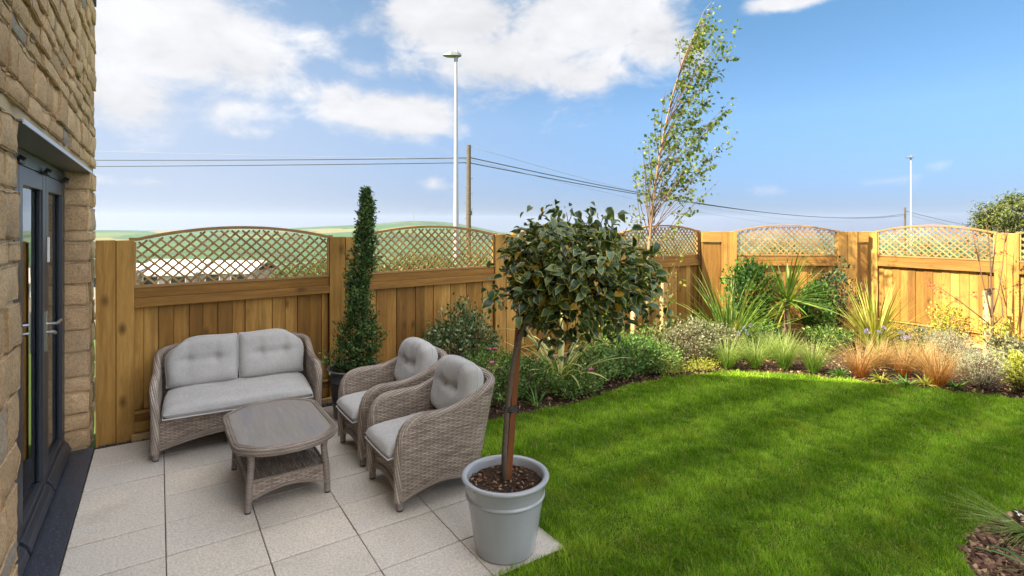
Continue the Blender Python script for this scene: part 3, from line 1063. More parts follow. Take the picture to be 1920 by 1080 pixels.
def house():
    root = thing('stone_house', 'golden rubble stone house wall with dark glazed doors beside the patio', 'house', (WX, DOOR_Y0, 0))
    ox, oy = WX, DOOR_Y0
    acc = ([], [], None)
    rs = random.Random(5)
    JG = .007
    z = .0
    courses = []
    while z < 7.2:
        h = rs.choice([.085, .10, .12, .135, .15, .17, .19])
        courses.append((z, h)); z += h

    def blocked(y0, y1, z0, z1):
        return z0 < DOOR_H - .02 and y1 > DOOR_Y0 + .001 and y0 < DOOR_Y1 - .001

    def put(y0, y1, z0, z1, depth=.16, jam=None):
        pr = rs.uniform(-.002, .013)
        x1 = WX + pr - ox
        rough_box(acc, (x1 - depth, y0 + JG / 2 - oy, z0 + JG / 2), (x1, y1 - JG / 2 - oy, z1 - JG / 2),
                  amp=rs.uniform(.009, .017), r=rs.uniform(.006, .012), res=.036 if z0 < 4.3 else .08, seed=rs.uniform(0, 99))

    for ci, (z0, h) in enumerate(courses):
        z1 = z0 + h
        if z0 < DOOR_H < z1:                               # stones are cut to sit on the lintel
            pass
        # far pier: quoins wrap the corner of the opening
        spans = []
        if z1 <= DOOR_H + .02:
            spans = [(DOOR_Y1, COR_Y), (.9, DOOR_Y0)]
        else:
            spans = [(.9, COR_Y)]
        zz0 = z0
        if z0 < DOOR_H < z1:
            if z1 - DOOR_H < .05:
                spans = [(DOOR_Y1, COR_Y), (.9, DOOR_Y0)]
                z1 = DOOR_H
            else:
                zz0 = DOOR_H + .012
                if DOOR_H - z0 > .03:
                    for (a, b) in ((DOOR_Y1, COR_Y), (DOOR_Y0 - .34, DOOR_Y0), (DOOR_Y0 - .8, DOOR_Y0 - .34)):
                        put(a, b, z0, DOOR_H + .004, .17)
        for (a, b) in spans:
            y = b
            first = True
            while y > a + .01:
                w = rs.uniform(.17, .46)
                if h > .16: w *= .8
                if b == COR_Y and a == DOOR_Y1:
                    w = (.16, .30)[ci % 2] if first else w
                elif first and b == DOOR_Y0:
                    w = (.20, .33)[ci % 2]
                lo_ = max(a, y - w)
                if lo_ - a < .11: lo_ = a
                top = z1 - .0
                if (y + lo_) / 2 < COR_Y and top > gable_z(y) - .05:
                    y = lo_; first = False; continue
                dep = .16
                if zz0 < DOOR_H and (abs(lo_ - DOOR_Y1) < .001 or abs(y - DOOR_Y0) < .001):
                    dep = .17
                put(lo_, y, zz0, top, dep)
                first = False
                y = lo_
    o = np_mesh('stone_wall', np.array(acc[0]), [np.array(acc[1])], 'sandstone', root, smooth=True)
    merge_by_dist(o)
    o.data.set_sharp_from_angle(angle=R(48))

    # mortar core with the doorway left open, and the rest of the house behind it
    mb = MB()
    mx = WX - .011 - ox

    def core(y0, y1, z0, z1):
        mb.box((mx - .32, y0 - oy, z0), (mx, y1 - oy, z1))
    core(.9, DOOR_Y0 - .03, -.3, DOOR_H)
    core(DOOR_Y1 + .03, COR_Y - .012, -.3, DOOR_H)
    # gable above the opening
    y0, y1 = -3.2, COR_Y - .012
    pts = [(y1, DOOR_H + .004), (y1, gable_z(y1) - .06), (.2, gable_z(.2) - .06), (-5.3, 3.62), (-5.3, DOOR_H + .004)]
    V = [(mx, y - oy, z_) for y, z_ in pts] + [(mx - .32, y - oy, z_) for y, z_ in pts]
    n = len(pts)
    mb.add(V, [tuple(range(n)), tuple(range(2 * n - 1, n - 1, -1))] + [(i, i + n, (i + 1) % n + n, (i + 1) % n) for i in range(n)])
    mb.box((mx - .32, -5.3 - oy, -.3), (mx, .9 - .004 - oy, DOOR_H))
    mb.box((mx - 6.0, COR_Y - .33 - oy, -.3), (mx - .322, COR_Y - .012 - oy, 3.56))
    mb.build('wall_core', 'mortar', root)
    # roof slopes
    mb = MB()
    for (ya, za, yb, zb) in ((COR_Y + .02, gable_z(COR_Y + .02), .2, gable_z(.2)), (-5.4, 3.55, .2, gable_z(.2))):
        P = []
        for x in (mx + .02, mx - 6.2):
            P += [(x, ya - oy, za), (x, yb - oy, zb), (x, yb - oy, zb + .12), (x, ya - oy, za + .12)]
        mb.add(P, [(0, 1, 2, 3), (7, 6, 5, 4), (0, 4, 5, 1), (1, 5, 6, 2), (2, 6, 7, 3), (3, 7, 4, 0)])
    mb.build('roof', 'roof_tile', root)
    # lintel angle and soffit over the doors
    mb = MB()
    mb.box((WX - .148 - ox, DOOR_Y0 - .02 - oy, DOOR_H - .012), (WX + .014 - ox, DOOR_Y1 + .03 - oy, DOOR_H - .002), 1)
    mb.build('lintel', 'lintel_metal', root, bevel=.002)
    mb = MB()
    mb.box((WX + .0145 - ox, DOOR_Y0 - .02 - oy, DOOR_H - .020), (WX + .020 - ox, DOOR_Y1 + .03 - oy, DOOR_H - .001), 1)
    mb.build('lintel_edge', 'lintel_edge', root)
    mb = MB()
    mb.box((-.66 - ox, DOOR_Y0 + .0 - oy, -.06), (-.418 - ox, DOOR_Y1 - .035 - oy, .010), 1)
    mb.build('slate_sill', 'slate', root, bevel=.003)
    # door frame
    FX = -.60
    mb = MB()
    mb.box((FX - .07 - ox, DOOR_Y1 - .075 - oy, .012), (FX - ox, DOOR_Y1 - .002 - oy, DOOR_H - .014), 2)
    mb.box((FX - .07 - ox, DOOR_Y0 + .002 - oy, .012), (FX - ox, DOOR_Y0 + .075 - oy, DOOR_H - .014), 2)
    mb.box((FX - .07 - ox, DOOR_Y0 + .0755 - oy, DOOR_H - .10), (FX - .001 - ox, DOOR_Y1 - .0755 - oy, DOOR_H - .014), 1)
    mb.box((FX - .07 - ox, DOOR_Y0 + .0755 - oy, .012), (FX + .012 - ox, DOOR_Y1 - .0755 - oy, .05), 1)
    mb.build('door_frame', 'door_paint', root, bevel=.004)
    # three folding leaves
    lw = (DOOR_Y1 - DOOR_Y0 - .16) / 3
    for k in range(3):
        a = DOOR_Y0 + .08 + k * lw + .003
        b = a + lw - .006
        zt, zb, s = DOOR_H - .105, .055, .095
        X0, X1 = FX - .06 - ox, FX + .006 - ox
        mb = MB()
        mb.box((X0, a - oy, zb), (X1, a + s - oy, zt), 2)
        mb.box((X0, b - s - oy, zb), (X1, b - oy, zt), 2)
        mb.box((X0, a + s + .0005 - oy, zt - .10), (X1 - .001, b - s - .0005 - oy, zt), 1)
        mb.box((X0, a + s + .0005 - oy, zb), (X1 - .001, b - s - .0005 - oy, zb + .11), 1)
        # glazing beads
        for (p, q) in ((a + s, a + s + .014), (b - s - .014, b - s)):
            mb.box((X1 - .022, p + .0006 - oy, zb + .111), (X1 - .009, q - .0006 - oy, zt - .101), 2)
        lf = mb.build('door_leaf', 'door_paint', root, bevel=.004)
        mb = MB()
        mb.box((X1 - .034, a + s - .006 - oy, zb + .10), (X1 - .028, b - s + .006 - oy, zt - .09), 2)
        mb.build('glass_pane', 'door_glass', lf)
        mb = MB()                                           # weather bar along the foot of the leaf
        prof = [(0, 0), (.045, 0), (.045, .012), (.03, .05), (.012, .072), (0, .075)]
        V = [(X1 + px, yy - oy, zb - .012 + pz) for yy in (a + .02, b - .02) for px, pz in prof]
        m = len(prof)
        mb.add(V, [tuple(range(m)), tuple(range(2 * m - 1, m - 1, -1))] + [(i + m, (i + 1) % m + m, (i + 1) % m, i) for i in range(m)])
        mb.build('weather_bar', 'door_paint', lf, bevel=.003)
        mb = MB()                                           # hinge / vent cover at the head
        mb.tube([(X1 + .004, b - .05 - oy, zt + .03), (X1 + .030, b - .05 - oy, zt + .012)], .018, 10)
        mb.box((X1 + .001, b - .16 - oy, zt - .004), (X1 + .03, b - .03 - oy, zt + .010), 1)
        mb.build('hinge', 'black_plastic', lf)
        if k == 1:
            hy, hz = b - .045 - oy, 1.08
            mb = MB()
            mb.box((X1 + .0005, hy - .017, hz - .13), (X1 + .012, hy + .017, hz + .12), 2)
            mb.tube([(X1 + .012, hy, hz + .04), (X1 + .060, hy, hz + .04), (X1 + .064, hy + .02, hz + .042), (X1 + .062, hy + .13, hz + .040)], .0095, 10)
            mb.tube([(X1 + .012, hy, hz - .012), (X1 + .040, hy, hz - .012), (X1 + .048, hy + .012, hz - .016), (X1 + .046, hy + .05, hz - .030)], .0085, 10)
            mb.build('door_handle', 'steel', lf, smooth=True, angle=40)
        if k == 2:
            mb = MB()
            hy = a + .04 - oy
            mb.box((X1 + .0005, hy - .013, 1.50), (X1 + .012, hy + .013, 1.66), 2)
            mb.build('hinge_cover', 'white_upvc', lf, bevel=.003)
    # dark room behind the glass
    mb = MB()
    xa, xb = -3.6 - ox, -.80 - ox
    ya, yb = DOOR_Y0 - .9 - oy, DOOR_Y1 + .1 - oy
    P = [(x, y, z_) for z_ in (.0, 2.4) for y in (ya, yb) for x in (xa, xb)]
    mb.add(P, [(0, 1, 3, 2), (4, 6, 7, 5), (0, 4, 5, 1), (2, 3, 7, 6), (0, 2, 6, 4)])
    mb.build('room_shell', 'room_dark', root)


simple('lintel_metal', (.16, .17, .19), .4, .3, var=.08, nscale=5)
simple('lintel_edge', (.50, .52, .55), .35, .5, var=.05, nscale=5)
house()


# ------------------------------------------------------------------ fences
def fence_run(name, label, p0, rot, posts, panels, fillers=()):
    root = thing('garden_fence', label, 'fence', (p0[0], p0[1], 0), rot)
    ZT = 1.612
    for (a, b) in posts:
        mb = MB()
        mid = a + (b - a) * .52
        mb.box((a + .004, -.040, -.04), (b - .004, .040, ZT - .010), 2)
        mb.box((a, -.058, -.04), (mid - .0015, -.0402, ZT), 2)
        mb.box((mid + .0015, -.064, -.04), (b, -.0402, ZT - .003), 2)
        mb.build('fence_post', 'fence_wood', root, bevel=.004)
    for (a, b) in fillers:
        mb = MB()
        mb.box((a, -.02, -.04), (b, .02, ZT - .18), 2)
        mb.box((a, -.045, ZT - .175), (b, .03, ZT - .006), 0)
        mb.build('filler_board', 'fence_wood', root, bevel=.003)
    for (a, b) in panels:
        w = b - a
        mb = MB()                                            # vertical boards
        x = a - .004
        first = True
        k_ = 0
        mb.box((a - .03, .022, -.02), (b + .03, .034, 1.062), 2)
        while x < b - .01:
            bw = random.uniform(.100, .118) if not first else random.uniform(.05, .11)
            first = False
            x1 = min(b - .002, x + bw)
            if b - x1 < .035: x1 = b - .002
            dy = random.uniform(-.002, .002) + (.008 if k_ % 2 else 0)
            k_ += 1
            mb.box((x + .0015, -.006 + dy, .205), (x1 - .0015, .012 + dy, 1.062), 2)
            x = x1
        mb.build('board_panel', 'fence_wood', root, bevel=.0025)
        mb = MB()
        mb.box((a - .006, -.022, .115), (b + .006, .02, .202), 0)
        mb.box((a - .006, -.024, .022), (b + .006, .02, .113), 0)
        mb.box((a + .002, -.045, .178), (b - .002, -.0225, .197), 0)
        mb.build('gravel_board', 'fence_wood', root, bevel=.003)
        mb = MB()
        mb.box((a - .02, -.105, -.035), (b + .02, -.064, .030), 0)
        mb.build('ground_sleeper', 'pale_stake', root, bevel=.004)
        mb = MB()
        mb.box((a + .001, -.038, 1.134), (b - .001, .03, 1.214), 0)
        mb.build('top_beam', 'fence_wood', root, bevel=.003)
        mb = MB()
        P = [(-.062, 1.056), (.03, 1.056), (.03, 1.1325), (-.055, 1.1325)]
        V = [(xx, y, z) for xx in (a + .001, b - .001) for y, z in P]
        ru = random.uniform(0, 9)
        F = [(3, 2, 1, 0), (4, 5, 6, 7), (0, 1, 5, 4), (1, 2, 6, 5), (2, 3, 7, 6), (3, 0, 4, 7)]
        mb.add(V, F, [[(V[i][2] + V[i][1] + ru, V[i][0] + ru) for i in f] for f in F])
        mb.build('lower_beam', 'fence_wood', root, bevel=.003)
        # trellis: two crossed layers of slats under an arched rail
        zb, ze, zm = 1.238, 1.596, 1.696
        sag = zm - ze
        rad = (w * w / 4 + sag * sag) / (2 * sag)

        def arch(x_):
            d = x_ - (a + b) / 2
            return zm - rad + math.sqrt(max(0, rad * rad - d * d))
        mb = MB()
        sp = .080
        for layer, sg in ((0, 1), (1, -1)):
            ang = R(43) * sg
            dx, dz = math.cos(ang), math.sin(ang)
            span = w + 1.2
            k0 = int(span / sp) + 2
            for k in range(-k0, k0):
                cx_ = (a + b) / 2 + k * sp / abs(math.sin(ang)) * .74
                ts = [t * .01 for t in range(-150, 151)]
                ins = [t for t in ts if a + .012 < cx_ + dx * t < b - .012 and zb - .004 < 1.45 + dz * t < arch(cx_ + dx * t) - .008]
                if len(ins) < 4: continue
                t0, t1 = ins[0], ins[-1]
                L = (t1 - t0)
                c = Vector((cx_ + dx * (t0 + t1) / 2, -.020 - .0085 * layer, 1.45 + dz * (t0 + t1) / 2))
                M = Matrix.Translation(c) @ Matrix.Rotation(-ang, 4, 'Y')
                mb.box((-L / 2, -.004, -.0082), (L / 2, .004, .0082), 0, M)
        tr = mb.build('trellis', 'trellis_wood', root)
        mb = MB()
        mb.box((a + .001, -.046, 1.2145), (b - .001, .004, 1.236), 0)
        mb.box((a + .0005, -.036, 1.2365), (a + .014, -.006, ze - .002), 2)
        mb.box((b - .014, -.036, 1.2365), (b - .0005, -.006, ze - .002), 2)
        mb.build('trellis_frame', 'trellis_wood', tr, bevel=.002)
        mb = MB()
        N = 28
        ru = random.uniform(0, 9)
        x0, x1 = a - .035, b + .035
        V = []
        for i in range(N + 1):
            xx = x0 + (x1 - x0) * i / N
            zz = arch(min(b, max(a, xx)))
            if xx < a or xx > b: zz = ze + .008
            zz = max(zz, ze + .002) if True else zz
            for (y, dz_) in ((-.048, -.012), (.006, -.012), (.006, .014), (-.048, .014)):
                V.append((xx, y, zz + dz_ + .012))
        F, UV = [], []
        for i in range(N):
            for k in range(4):
                k2 = (k + 1) % 4
                f = (i * 4 + k, i * 4 + k2, (i + 1) * 4 + k2, (i + 1) * 4 + k)[::-1]
                F.append(f)
                UV.append([(V[q][1] * 1 + V[q][2] * .2 + ru, V[q][0] + ru) for q in f])
        F.append((0, 1, 2, 3)); UV.append([(0, 0)] * 4)
        F.append((N * 4 + 3, N * 4 + 2, N * 4 + 1, N * 4)); UV.append([(0, 0)] * 4)
        mb.add(V, F, UV)
        mb.build('arched_rail', 'trellis_wood', tr, bevel=.003)
    return root


fence_run('garden_fence', 'long shaded timber fence with four arched trellis tops behind the wicker sofa',
          FENCE_L[0], FENCE_L[1],
          [(0, .25), (1.83, 2.13), (3.81, 4.12), (5.80, 6.10), (7.90, 8.17)],
          [(.25, 1.83), (2.13, 3.81), (4.12, 5.80), (6.10, 7.90)])
c0 = at(1334, 8.76)
c1 = at(1617, 8.68)
fence_run('garden_fence', 'short timber fence cutting across the garden corner, behind the trunked cordyline',
          c0, math.atan2(c1[1] - c0[1], c1[0] - c0[0]),
          [(.15, .39), (2.0, 2.31)], [(.39, 2.0)], [(-.16, .148), (2.312, 2.50)])
fence_run('garden_fence', 'brightly sunlit timber fence with arched trellis behind the red leaved acer',
          (9.76, 4.16), -PI / 2,
          [(0, .225), (1.67, 1.93), (3.55, 3.81), (5.4, 5.66)], [(.225, 1.67), (1.93, 3.55), (3.81, 5.4)])


# ------------------------------------------------------------------ wicker furniture
def sstep(t):
    t = max(0.0, min(1.0, t))
    return t * t * (3 - 2 * t)


def pillow(mb, w, h, t, tufts=(), round_tl=.2, round_tr=.2, round_bl=.12, round_br=.12, nu=30, nv=24, M=None, bottom_flat=False, edge=3.0, wr=0.0, seed=0.0):
    """cushion in local x (width) / z (height), thickness along y; returns the outline for the piping"""
    M = M or Matrix()
    front, back = [], []
    out = {}
    for j in range(nv + 1):
        fr, bk = [], []
        for i in range(nu + 1):
            u, v = -1 + 2 * i / nu, -1 + 2 * j / nv
            u = math.copysign(1 - (1 - abs(u)) ** 1.35, u); v = math.copysign(1 - (1 - abs(v)) ** 1.35, v)
            k = ((1 - u) * (1 + v) * round_tl + (1 + u) * (1 + v) * round_tr + (1 - u) * (1 - v) * round_bl + (1 + u) * (1 - v) * round_br) / 4
            x = u * math.sqrt(max(0, 1 - k * v * v)) * w / 2
            z = v * math.sqrt(max(0, 1 - k * u * u)) * h / 2
            e = max(0.0, (1 - abs(u) ** edge) * (1 - abs(v) ** edge)) ** .5
            d = t / 2 * e
            dim = 0.0
            for (tx, tz, dp, sx, sz) in tufts:
                q = ((x - tx) / sx) ** 2 + ((z - tz) / sz) ** 2
                dim += dp * math.exp(-q)
            dim = min(dim, t * .42)
            wn = mnoise.noise(Vector((x * 7 + seed, z * 7, seed * 3))) * wr * e
            fr.append(M @ Vector((x, -d + dim * e + wn, z)))
            bk.append(M @ Vector((x, d, z)))
        front.append(fr); back.append(bk)
    uv = [[(p.x, p.z) for p in row] for row in front]
    mb.grid(front, uv, flip=True)
    mb.grid(back, uv)
    ring = [front[0][i] for i in range(nu + 1)] + [front[j][nu] for j in range(1, nv + 1)] + \
           [front[nv][i] for i in range(nu - 1, -1, -1)] + [front[j][0] for j in range(nv - 1, 0, -1)]
    return ring


def wicker_seat(name, label, cat, w, d, loc, rot, sofa=False, group=None, armh=.565, backh=.668):
    """local frame: front edge at y = 0, depth to +y, centred on x"""
    root = thing(name, label, cat, loc, rot, group)
    hw = w / 2
    rc = .13
    TH = .030                       # half thickness of the woven wall
    # plan path of the wall centre line: right arm front -> back -> left arm front
    path = []
    ih = hw - TH
    for i in range(23):
        path.append((ih, .02 + (d - rc - .02) * i / 22))
    for i in range(1, 10):
        a = i / 10 * PI / 2
        path.append((ih - rc + rc * math.cos(a), d - rc + rc * math.sin(a)))
    nb = 26 if sofa else 14
    for i in range(nb + 1):
        path.append((ih - rc - (2 * (ih - rc)) * i / nb, d))
    half = path[:32]
    for (x, y) in reversed(half):
        path.append((-x, y))
    n = len(path)

    def top_h(x, y):
        if y < .14:
            q = (.14 - y) / .14
            h = armh - .17 + .17 * math.sqrt(max(0, 1 - q * q))
        else:
            h = armh + .006
        rise = sstep((y - .50 * d) / (d * .44))
        h += (backh - armh - .006) * rise ** 1.1
        if y > d - rc - .005:
            t = 1 - min(1, abs(x) / max(.01, hw)) ** 2.4
            h += .045 * t
        return h

    def lean(x, y):
        return Vector((0.018 * (x / hw), .125 * sstep((y - .35 * d) / (.6 * d)), 0))

    outer, inner, tops, uo, ui = [], [], [], [], []
    acc = 0
    for i, (x, y) in enumerate(path):
        a = path[max(0, i - 1)]; b = path[min(n - 1, i + 1)]
        if i: acc += math.hypot(x - path[i - 1][0], y - path[i - 1][1])
        tx, ty = b[0] - a[0], b[1] - a[1]
        l = math.hypot(tx, ty)
        nx, ny = ty / l, -tx / l
        h = top_h(x, y)
        # arched lower edge between the feet
        if y < d - rc: s = math.sin(PI * max(0, min(1, y / d)))
        elif abs(x) < ih - rc + .001 and y > d - .001: s = math.sin(PI * (x + ih) / (2 * ih))
        else: s = .25
        zb = .065 + .07 * max(0, s)
        ro, ri, a_o, a_i = [], [], [], []
        for k in range(15):
            z = zb + (h - TH - zb) * k / 14
            le = lean(x, y) * max(0, (z - .12) / .6)
            ro.append(Vector((x + nx * TH + le.x, y + ny * TH + le.y, z)))
            a_o.append((acc, z))
        for k in range(13):
            z = .20 + (h - TH - .20) * k / 12
            le = lean(x, y) * max(0, (z - .12) / .6)
            ri.append(Vector((x - nx * TH + le.x, y - ny * TH + le.y, z)))
            a_i.append((acc, z))
        le = lean(x, y) * max(0, (h - .12) / .6)
        tops.append(Vector((x + le.x, y + le.y, h - TH + .004)))
        outer.append(ro); inner.append(ri); uo.append(a_o); ui.append(a_i)
    mb = MB()
    mb.grid(outer, uo, flip=True)
    mb.grid(inner, ui)
    # front apron with an arched lower edge, and the seat deck
    A, UA = [], []
    NX = 30
    for i in range(NX + 1):
        x = -ih + 2 * ih * i / NX
        zb = .065 + (.085 if sofa else .075) * math.sin(PI * i / NX) ** .8
        A.append([Vector((x, .028, zb + (.305 - zb) * k / 8)) for k in range(9)])
        UA.append([(x + 5, zb + (.305 - zb) * k / 8) for k in range(9)])
    mb.grid(A, UA)
    mb.grid([[Vector((x, .028, .300)), Vector((x, d - .02, .275))] for x in (-ih, ih)], [[(x, 0), (x, d)] for x in (-ih, ih)])
    mb.build('woven_body', 'wicker', root, smooth=True, angle=50)
    # braided roll along the front uprights and over arms and back
    mb = MB()
    x0, y0 = path[0]
    pts = [Vector((x0, y0 - .005, z)) for z in (.06, .12, .18, .24, .30, .36)] + [p + Vector((0, 0, 0)) for p in tops] + \
          [Vector((-x0, y0 - .005, z)) for z in (.36, .30, .24, .18, .12, .06)]
    pts = [Vector((p.x, p.y, p.z)) for p in pts]
    sm = pts[:]
    for _ in range(2):
        sm = [sm[0]] + [(sm[i - 1] + sm[i] * 2 + sm[i + 1]) / 4 for i in range(1, len(sm) - 1)] + [sm[-1]]
    mb.tube(sm, [.030] * len(sm), 12)
    mb.build('braided_rim', 'braid', root, smooth=True, angle=60)
    # rolled edging below
    mb = MB()
    lo = [Vector((r[0].x, r[0].y, r[0].z)) for r in outer]
    mb.tube(lo, .011, 8)
    mb.tube([a[0] + Vector((0, -.004, 0)) for a in A], .012, 8)
    mb.tube([a[0] + Vector((0, -.004, .02)) for a in A], .010, 8)
    mb.build('lower_edging', 'braid', root, smooth=True, angle=60)
    for sx in (-1, 1):
        for yy in (.025, d - .035):
            mb = MB()
            xx = sx * (ih - .004)
            mb.tube([(xx, yy, .012), (xx, yy, .075)], [.021, .024], 14)
            lg = mb.build('leg', 'cane_wrap', root, smooth=True, angle=40)
            mb = MB()
            mb.tube([(xx, yy, 0), (xx, yy, .0115)], [.019, .0205], 14)
            mb.build('foot_cap', 'foot_cap', lg, smooth=True, angle=40)
    # seat cushion
    cw, cd = w - .135, d - .03
    M = Matrix.Translation((0, cd / 2 - .045, .352)) @ Matrix.Rotation(R(-90), 4, 'X') @ Matrix.Rotation(R(2.5), 4, 'X')
    mb = MB()
    ring = pillow(mb, cw, cd, .118, (), .06, .06, .04, .04, nu=34, nv=24, M=M, edge=9.0, wr=.008, seed=w)
    c = mb.build('seat_cushion', 'cushion_fabric', root, smooth=True)
    mb = MB()
    mb.tube([p + Vector((0, 0, -.028)) for p in ring], .0045, 6, closed=True)
    mb.build('piping', 'piping', c, smooth=True)
    # back cushions
    specs = []
    if sofa:
        bw = cw / 2 - .004
        tf = [(-.10, .01, .030, .035, .030), (.10, .01, .030, .035, .030), (0, .008, .020, .17, .020), (-.10, .08, .008, .016, .11), (.10, .08, .008, .016, .11)]
        specs = [(-bw / 2 - .002, bw, .60, .06, tf), (bw / 2 + .002, bw, .06, .60, tf)]
    else:
        tf = [(-.08, .01, .040, .034, .034), (.08, .01, .040, .034, .034), (0, .01, .026, .13, .018),
              (-.10, .12, .022, .016, .12), (.10, .12, .022, .016, .12), (-.12, -.11, .014, .016, .09), (.12, -.11, .014, .016, .09), (0, .13, .010, .014, .10)]
        specs = [(0, cw + .115, .28, .28, tf)]
    for (cx_, bw, rl, rr_, tf) in specs:
        bh = .40 if sofa else .405
        M = Matrix.Translation((cx_, d - (.095 if sofa else .058), .412 + bh / 2 - .012)) @ Matrix.Rotation(R(-14), 4, 'X')
        mb = MB()
        ring = pillow(mb, bw, bh, .165, tf, rl, rr_, .08, .08, M=M, edge=6.0, wr=.016, seed=cx_ * 9 + w)
        c = mb.build('back_cushion', 'cushion_fabric', root, smooth=True)
        mb = MB()
        mb.tube(ring, .004, 6, closed=True)
        mb.build('piping', 'piping', c, smooth=True)
    return root


SOFA_ROT = R(-3.0)
wicker_seat('wicker_sofa', 'two seat grey wicker sofa with pale cushions against the fence', 'sofa', 1.20, .60, (.545, 4.655, 0), SOFA_ROT, True, backh=.69)
ch = wicker_seat('wicker_armchair', 'wicker armchair close to the big grey pot', 'armchair', .565, .60, (1.195, 3.325, 0), R(-90), False, 'wicker armchairs')
copy_thing(ch, (1.20, 4.045, 0), R(-90), 'wicker armchair next to the sofa and dark potted conifer', 'wicker armchairs')


def coffee_table():
    root = thing('coffee_table', 'low wicker coffee table with weathered grey wood top before the sofa', 'table', (.68, 3.90, 0))
    a, b, zt = .300, .475, .405

    def outl(s, n=72, ex=2.9):
        # straight long sides, bowed ends, corners just eased
        q = [(a + s, -.20), (a + s, .20), (a + s - .004, .315 + s * .6), (a - .055 + s, .375 + s), (a * .55, .443 + s), (a * .2, .468 + s)]
        q = q[1:] + [(-x, y) for x, y in q[:0:-1]]
        q = q + [(-x, -y) for x, y in q]
        for _ in range(2):
            r_ = []
            for i in range(len(q)):
                u, v = q[i], q[(i + 1) % len(q)]
                r_ += [(u[0] * .75 + v[0] * .25, u[1] * .75 + v[1] * .25), (u[0] * .25 + v[0] * .75, u[1] * .25 + v[1] * .75)]
            q = r_
        return q
    mb = MB()
    P = outl(-.020)
    n = len(P)
    V = [(x, y, zt) for x, y in P] + [(x, y, zt - .02) for x, y in P]
    F = [tuple(range(n)), tuple(range(2 * n - 1, n - 1, -1))] + [(i + n, (i + 1) % n + n, (i + 1) % n, i) for i in range(n)]
    mb.add(V, F, [[(V[i][0], V[i][1]) for i in f] for f in F])
    mb.build('table_top', 'table_wood', root)
    mb = MB()
    for (s, dz, r) in ((-.018, .001, .0075), (-.005, .0, .0085), (.006, -.008, .0095), (.008, -.024, .010), (.0, -.038, .010)):
        mb.tube([(x, y, zt + dz) for x, y in outl(s)], r, 8, closed=True)
    mb.build('braided_rim', 'braid', root, smooth=True, angle=60)
    lx, ly = .225, .345
    for sx in (-1, 1):
        for sy in (-1, 1):
            mb = MB()
            mb.tube([(sx * lx * 1.04, sy * (ly + .0), .012), (sx * lx, sy * ly, .17), (sx * (lx - .012), sy * (ly - .01), .30), (sx * (lx - .004), sy * ly, .375)], [.019, .021, .02, .02], 14)
            lg = mb.build('leg', 'cane_wrap', root, smooth=True, angle=40)
            mb = MB()
            mb.tube([(sx * lx * 1.04, sy * ly, 0), (sx * lx * 1.04, sy * ly, .0115)], .0185, 14)
            mb.build('foot_cap', 'foot_cap', lg, smooth=True, angle=40)
    mb = MB()
    zs = .185
    mb.grid([[Vector((x, y, zs)) for y in (-ly, ly)] for x in (-lx, lx)], [[(y + 3, x) for y in (-ly, ly)] for x in (-lx, lx)])
    edges = []
    for (p, q) in (((-lx, -ly), (lx, -ly)), ((lx, -ly), (lx, ly)), ((lx, ly), (-lx, ly)), ((-lx, ly), (-lx, -ly))):
        G, U = [], []
        L = math.hypot(q[0] - p[0], q[1] - p[1])
        for i in range(21):
            t = i / 20
            zb = .075 + .05 * math.sin(PI * t)
            fl = 1 + .03
            x, y = p[0] + (q[0] - p[0]) * t, p[1] + (q[1] - p[1]) * t
            G.append([Vector((x * (1.03 - .03 * k / 6), y * (1.02 - .02 * k / 6), zb + (zs - zb) * k / 6)) for k in range(7)])
            U.append([(t * L + p[0], zb + (zs - zb) * k / 6) for k in range(7)])
        mb.grid(G, U)
        edges.append([g[0] for g in G])
    mb.build('woven_shelf', 'wicker', root, smooth=True, angle=40)
    mb = MB()
    for e in edges:
        mb.tube(e, .010, 8)
    for (p, q) in (((-lx, -ly), (lx, -ly)), ((lx, -ly), (lx, ly)), ((lx, ly), (-lx, ly)), ((-lx, ly), (-lx, -ly))):
        mb.tube([(p[0], p[1], zs), (q[0], q[1], zs)], .008, 8)
    mb.build('shelf_edging', 'braid', root, smooth=True, angle=60)


coffee_table()


# ------------------------------------------------------------------ pots
def pot(name, label, loc, prof, mat, soil_z, soil_r, handles=False):
    root = thing(name, label, 'plant pot', loc)
    mb = MB()
    mb.lathe(prof, 64)
    mb.build('pot_wall', mat, root, smooth=True, angle=70)
    mb = MB()
    n = 40
    V = [(0, 0, soil_z + .012)]
    rings = 8
    for i in range(1, rings + 1):
        for k in range(n):
            a = 2 * PI * k / n
            r = soil_r * i / rings
            V.append((r * math.cos(a), r * math.sin(a), soil_z + mnoise.noise(Vector((r * math.cos(a) * 22, r * math.sin(a) * 22, loc[0]))) * .008))
    F = [(0, 1 + k, 1 + (k + 1) % n) for k in range(n)]
    for i in range(rings - 1):
        for k in range(n):
            F.append((1 + i * n + k, 1 + (i + 1) * n + k, 1 + (i + 1) * n + (k + 1) % n, 1 + i * n + (k + 1) % n))
    mb.add(V, F)
    so = mb.build('potting_soil', 'soil', root, smooth=True)
    m = 420
    rr_ = soil_r * np.sqrt(rng.uniform(0, .96, m)); aa = rng.uniform(0, 2 * PI, m)
    o = chips('bark_crumbs', np.stack([rr_ * np.cos(aa), rr_ * np.sin(aa)], 1), soil_z - .002, .006, .022, 'bark_chip', so, .5, .5)
    o['kind'] = 'stuff'
    if handles:
        for a in handles:
            mb = MB()
            pts = []
            for k in range(9):
                t = k / 8 * PI
                r = .214 - .0 + .012 * math.sin(t)
                z = .20 + .085 * (k / 8)
                r = .196 + .0225 * (z - .2) / .09 + .012 * math.sin(t)
                pts.append((r * math.cos(a), r * math.sin(a), z))
            mb.tube(pts, .010, 8)
            mb.build('pot_lug', mat, root, smooth=True)
    return root


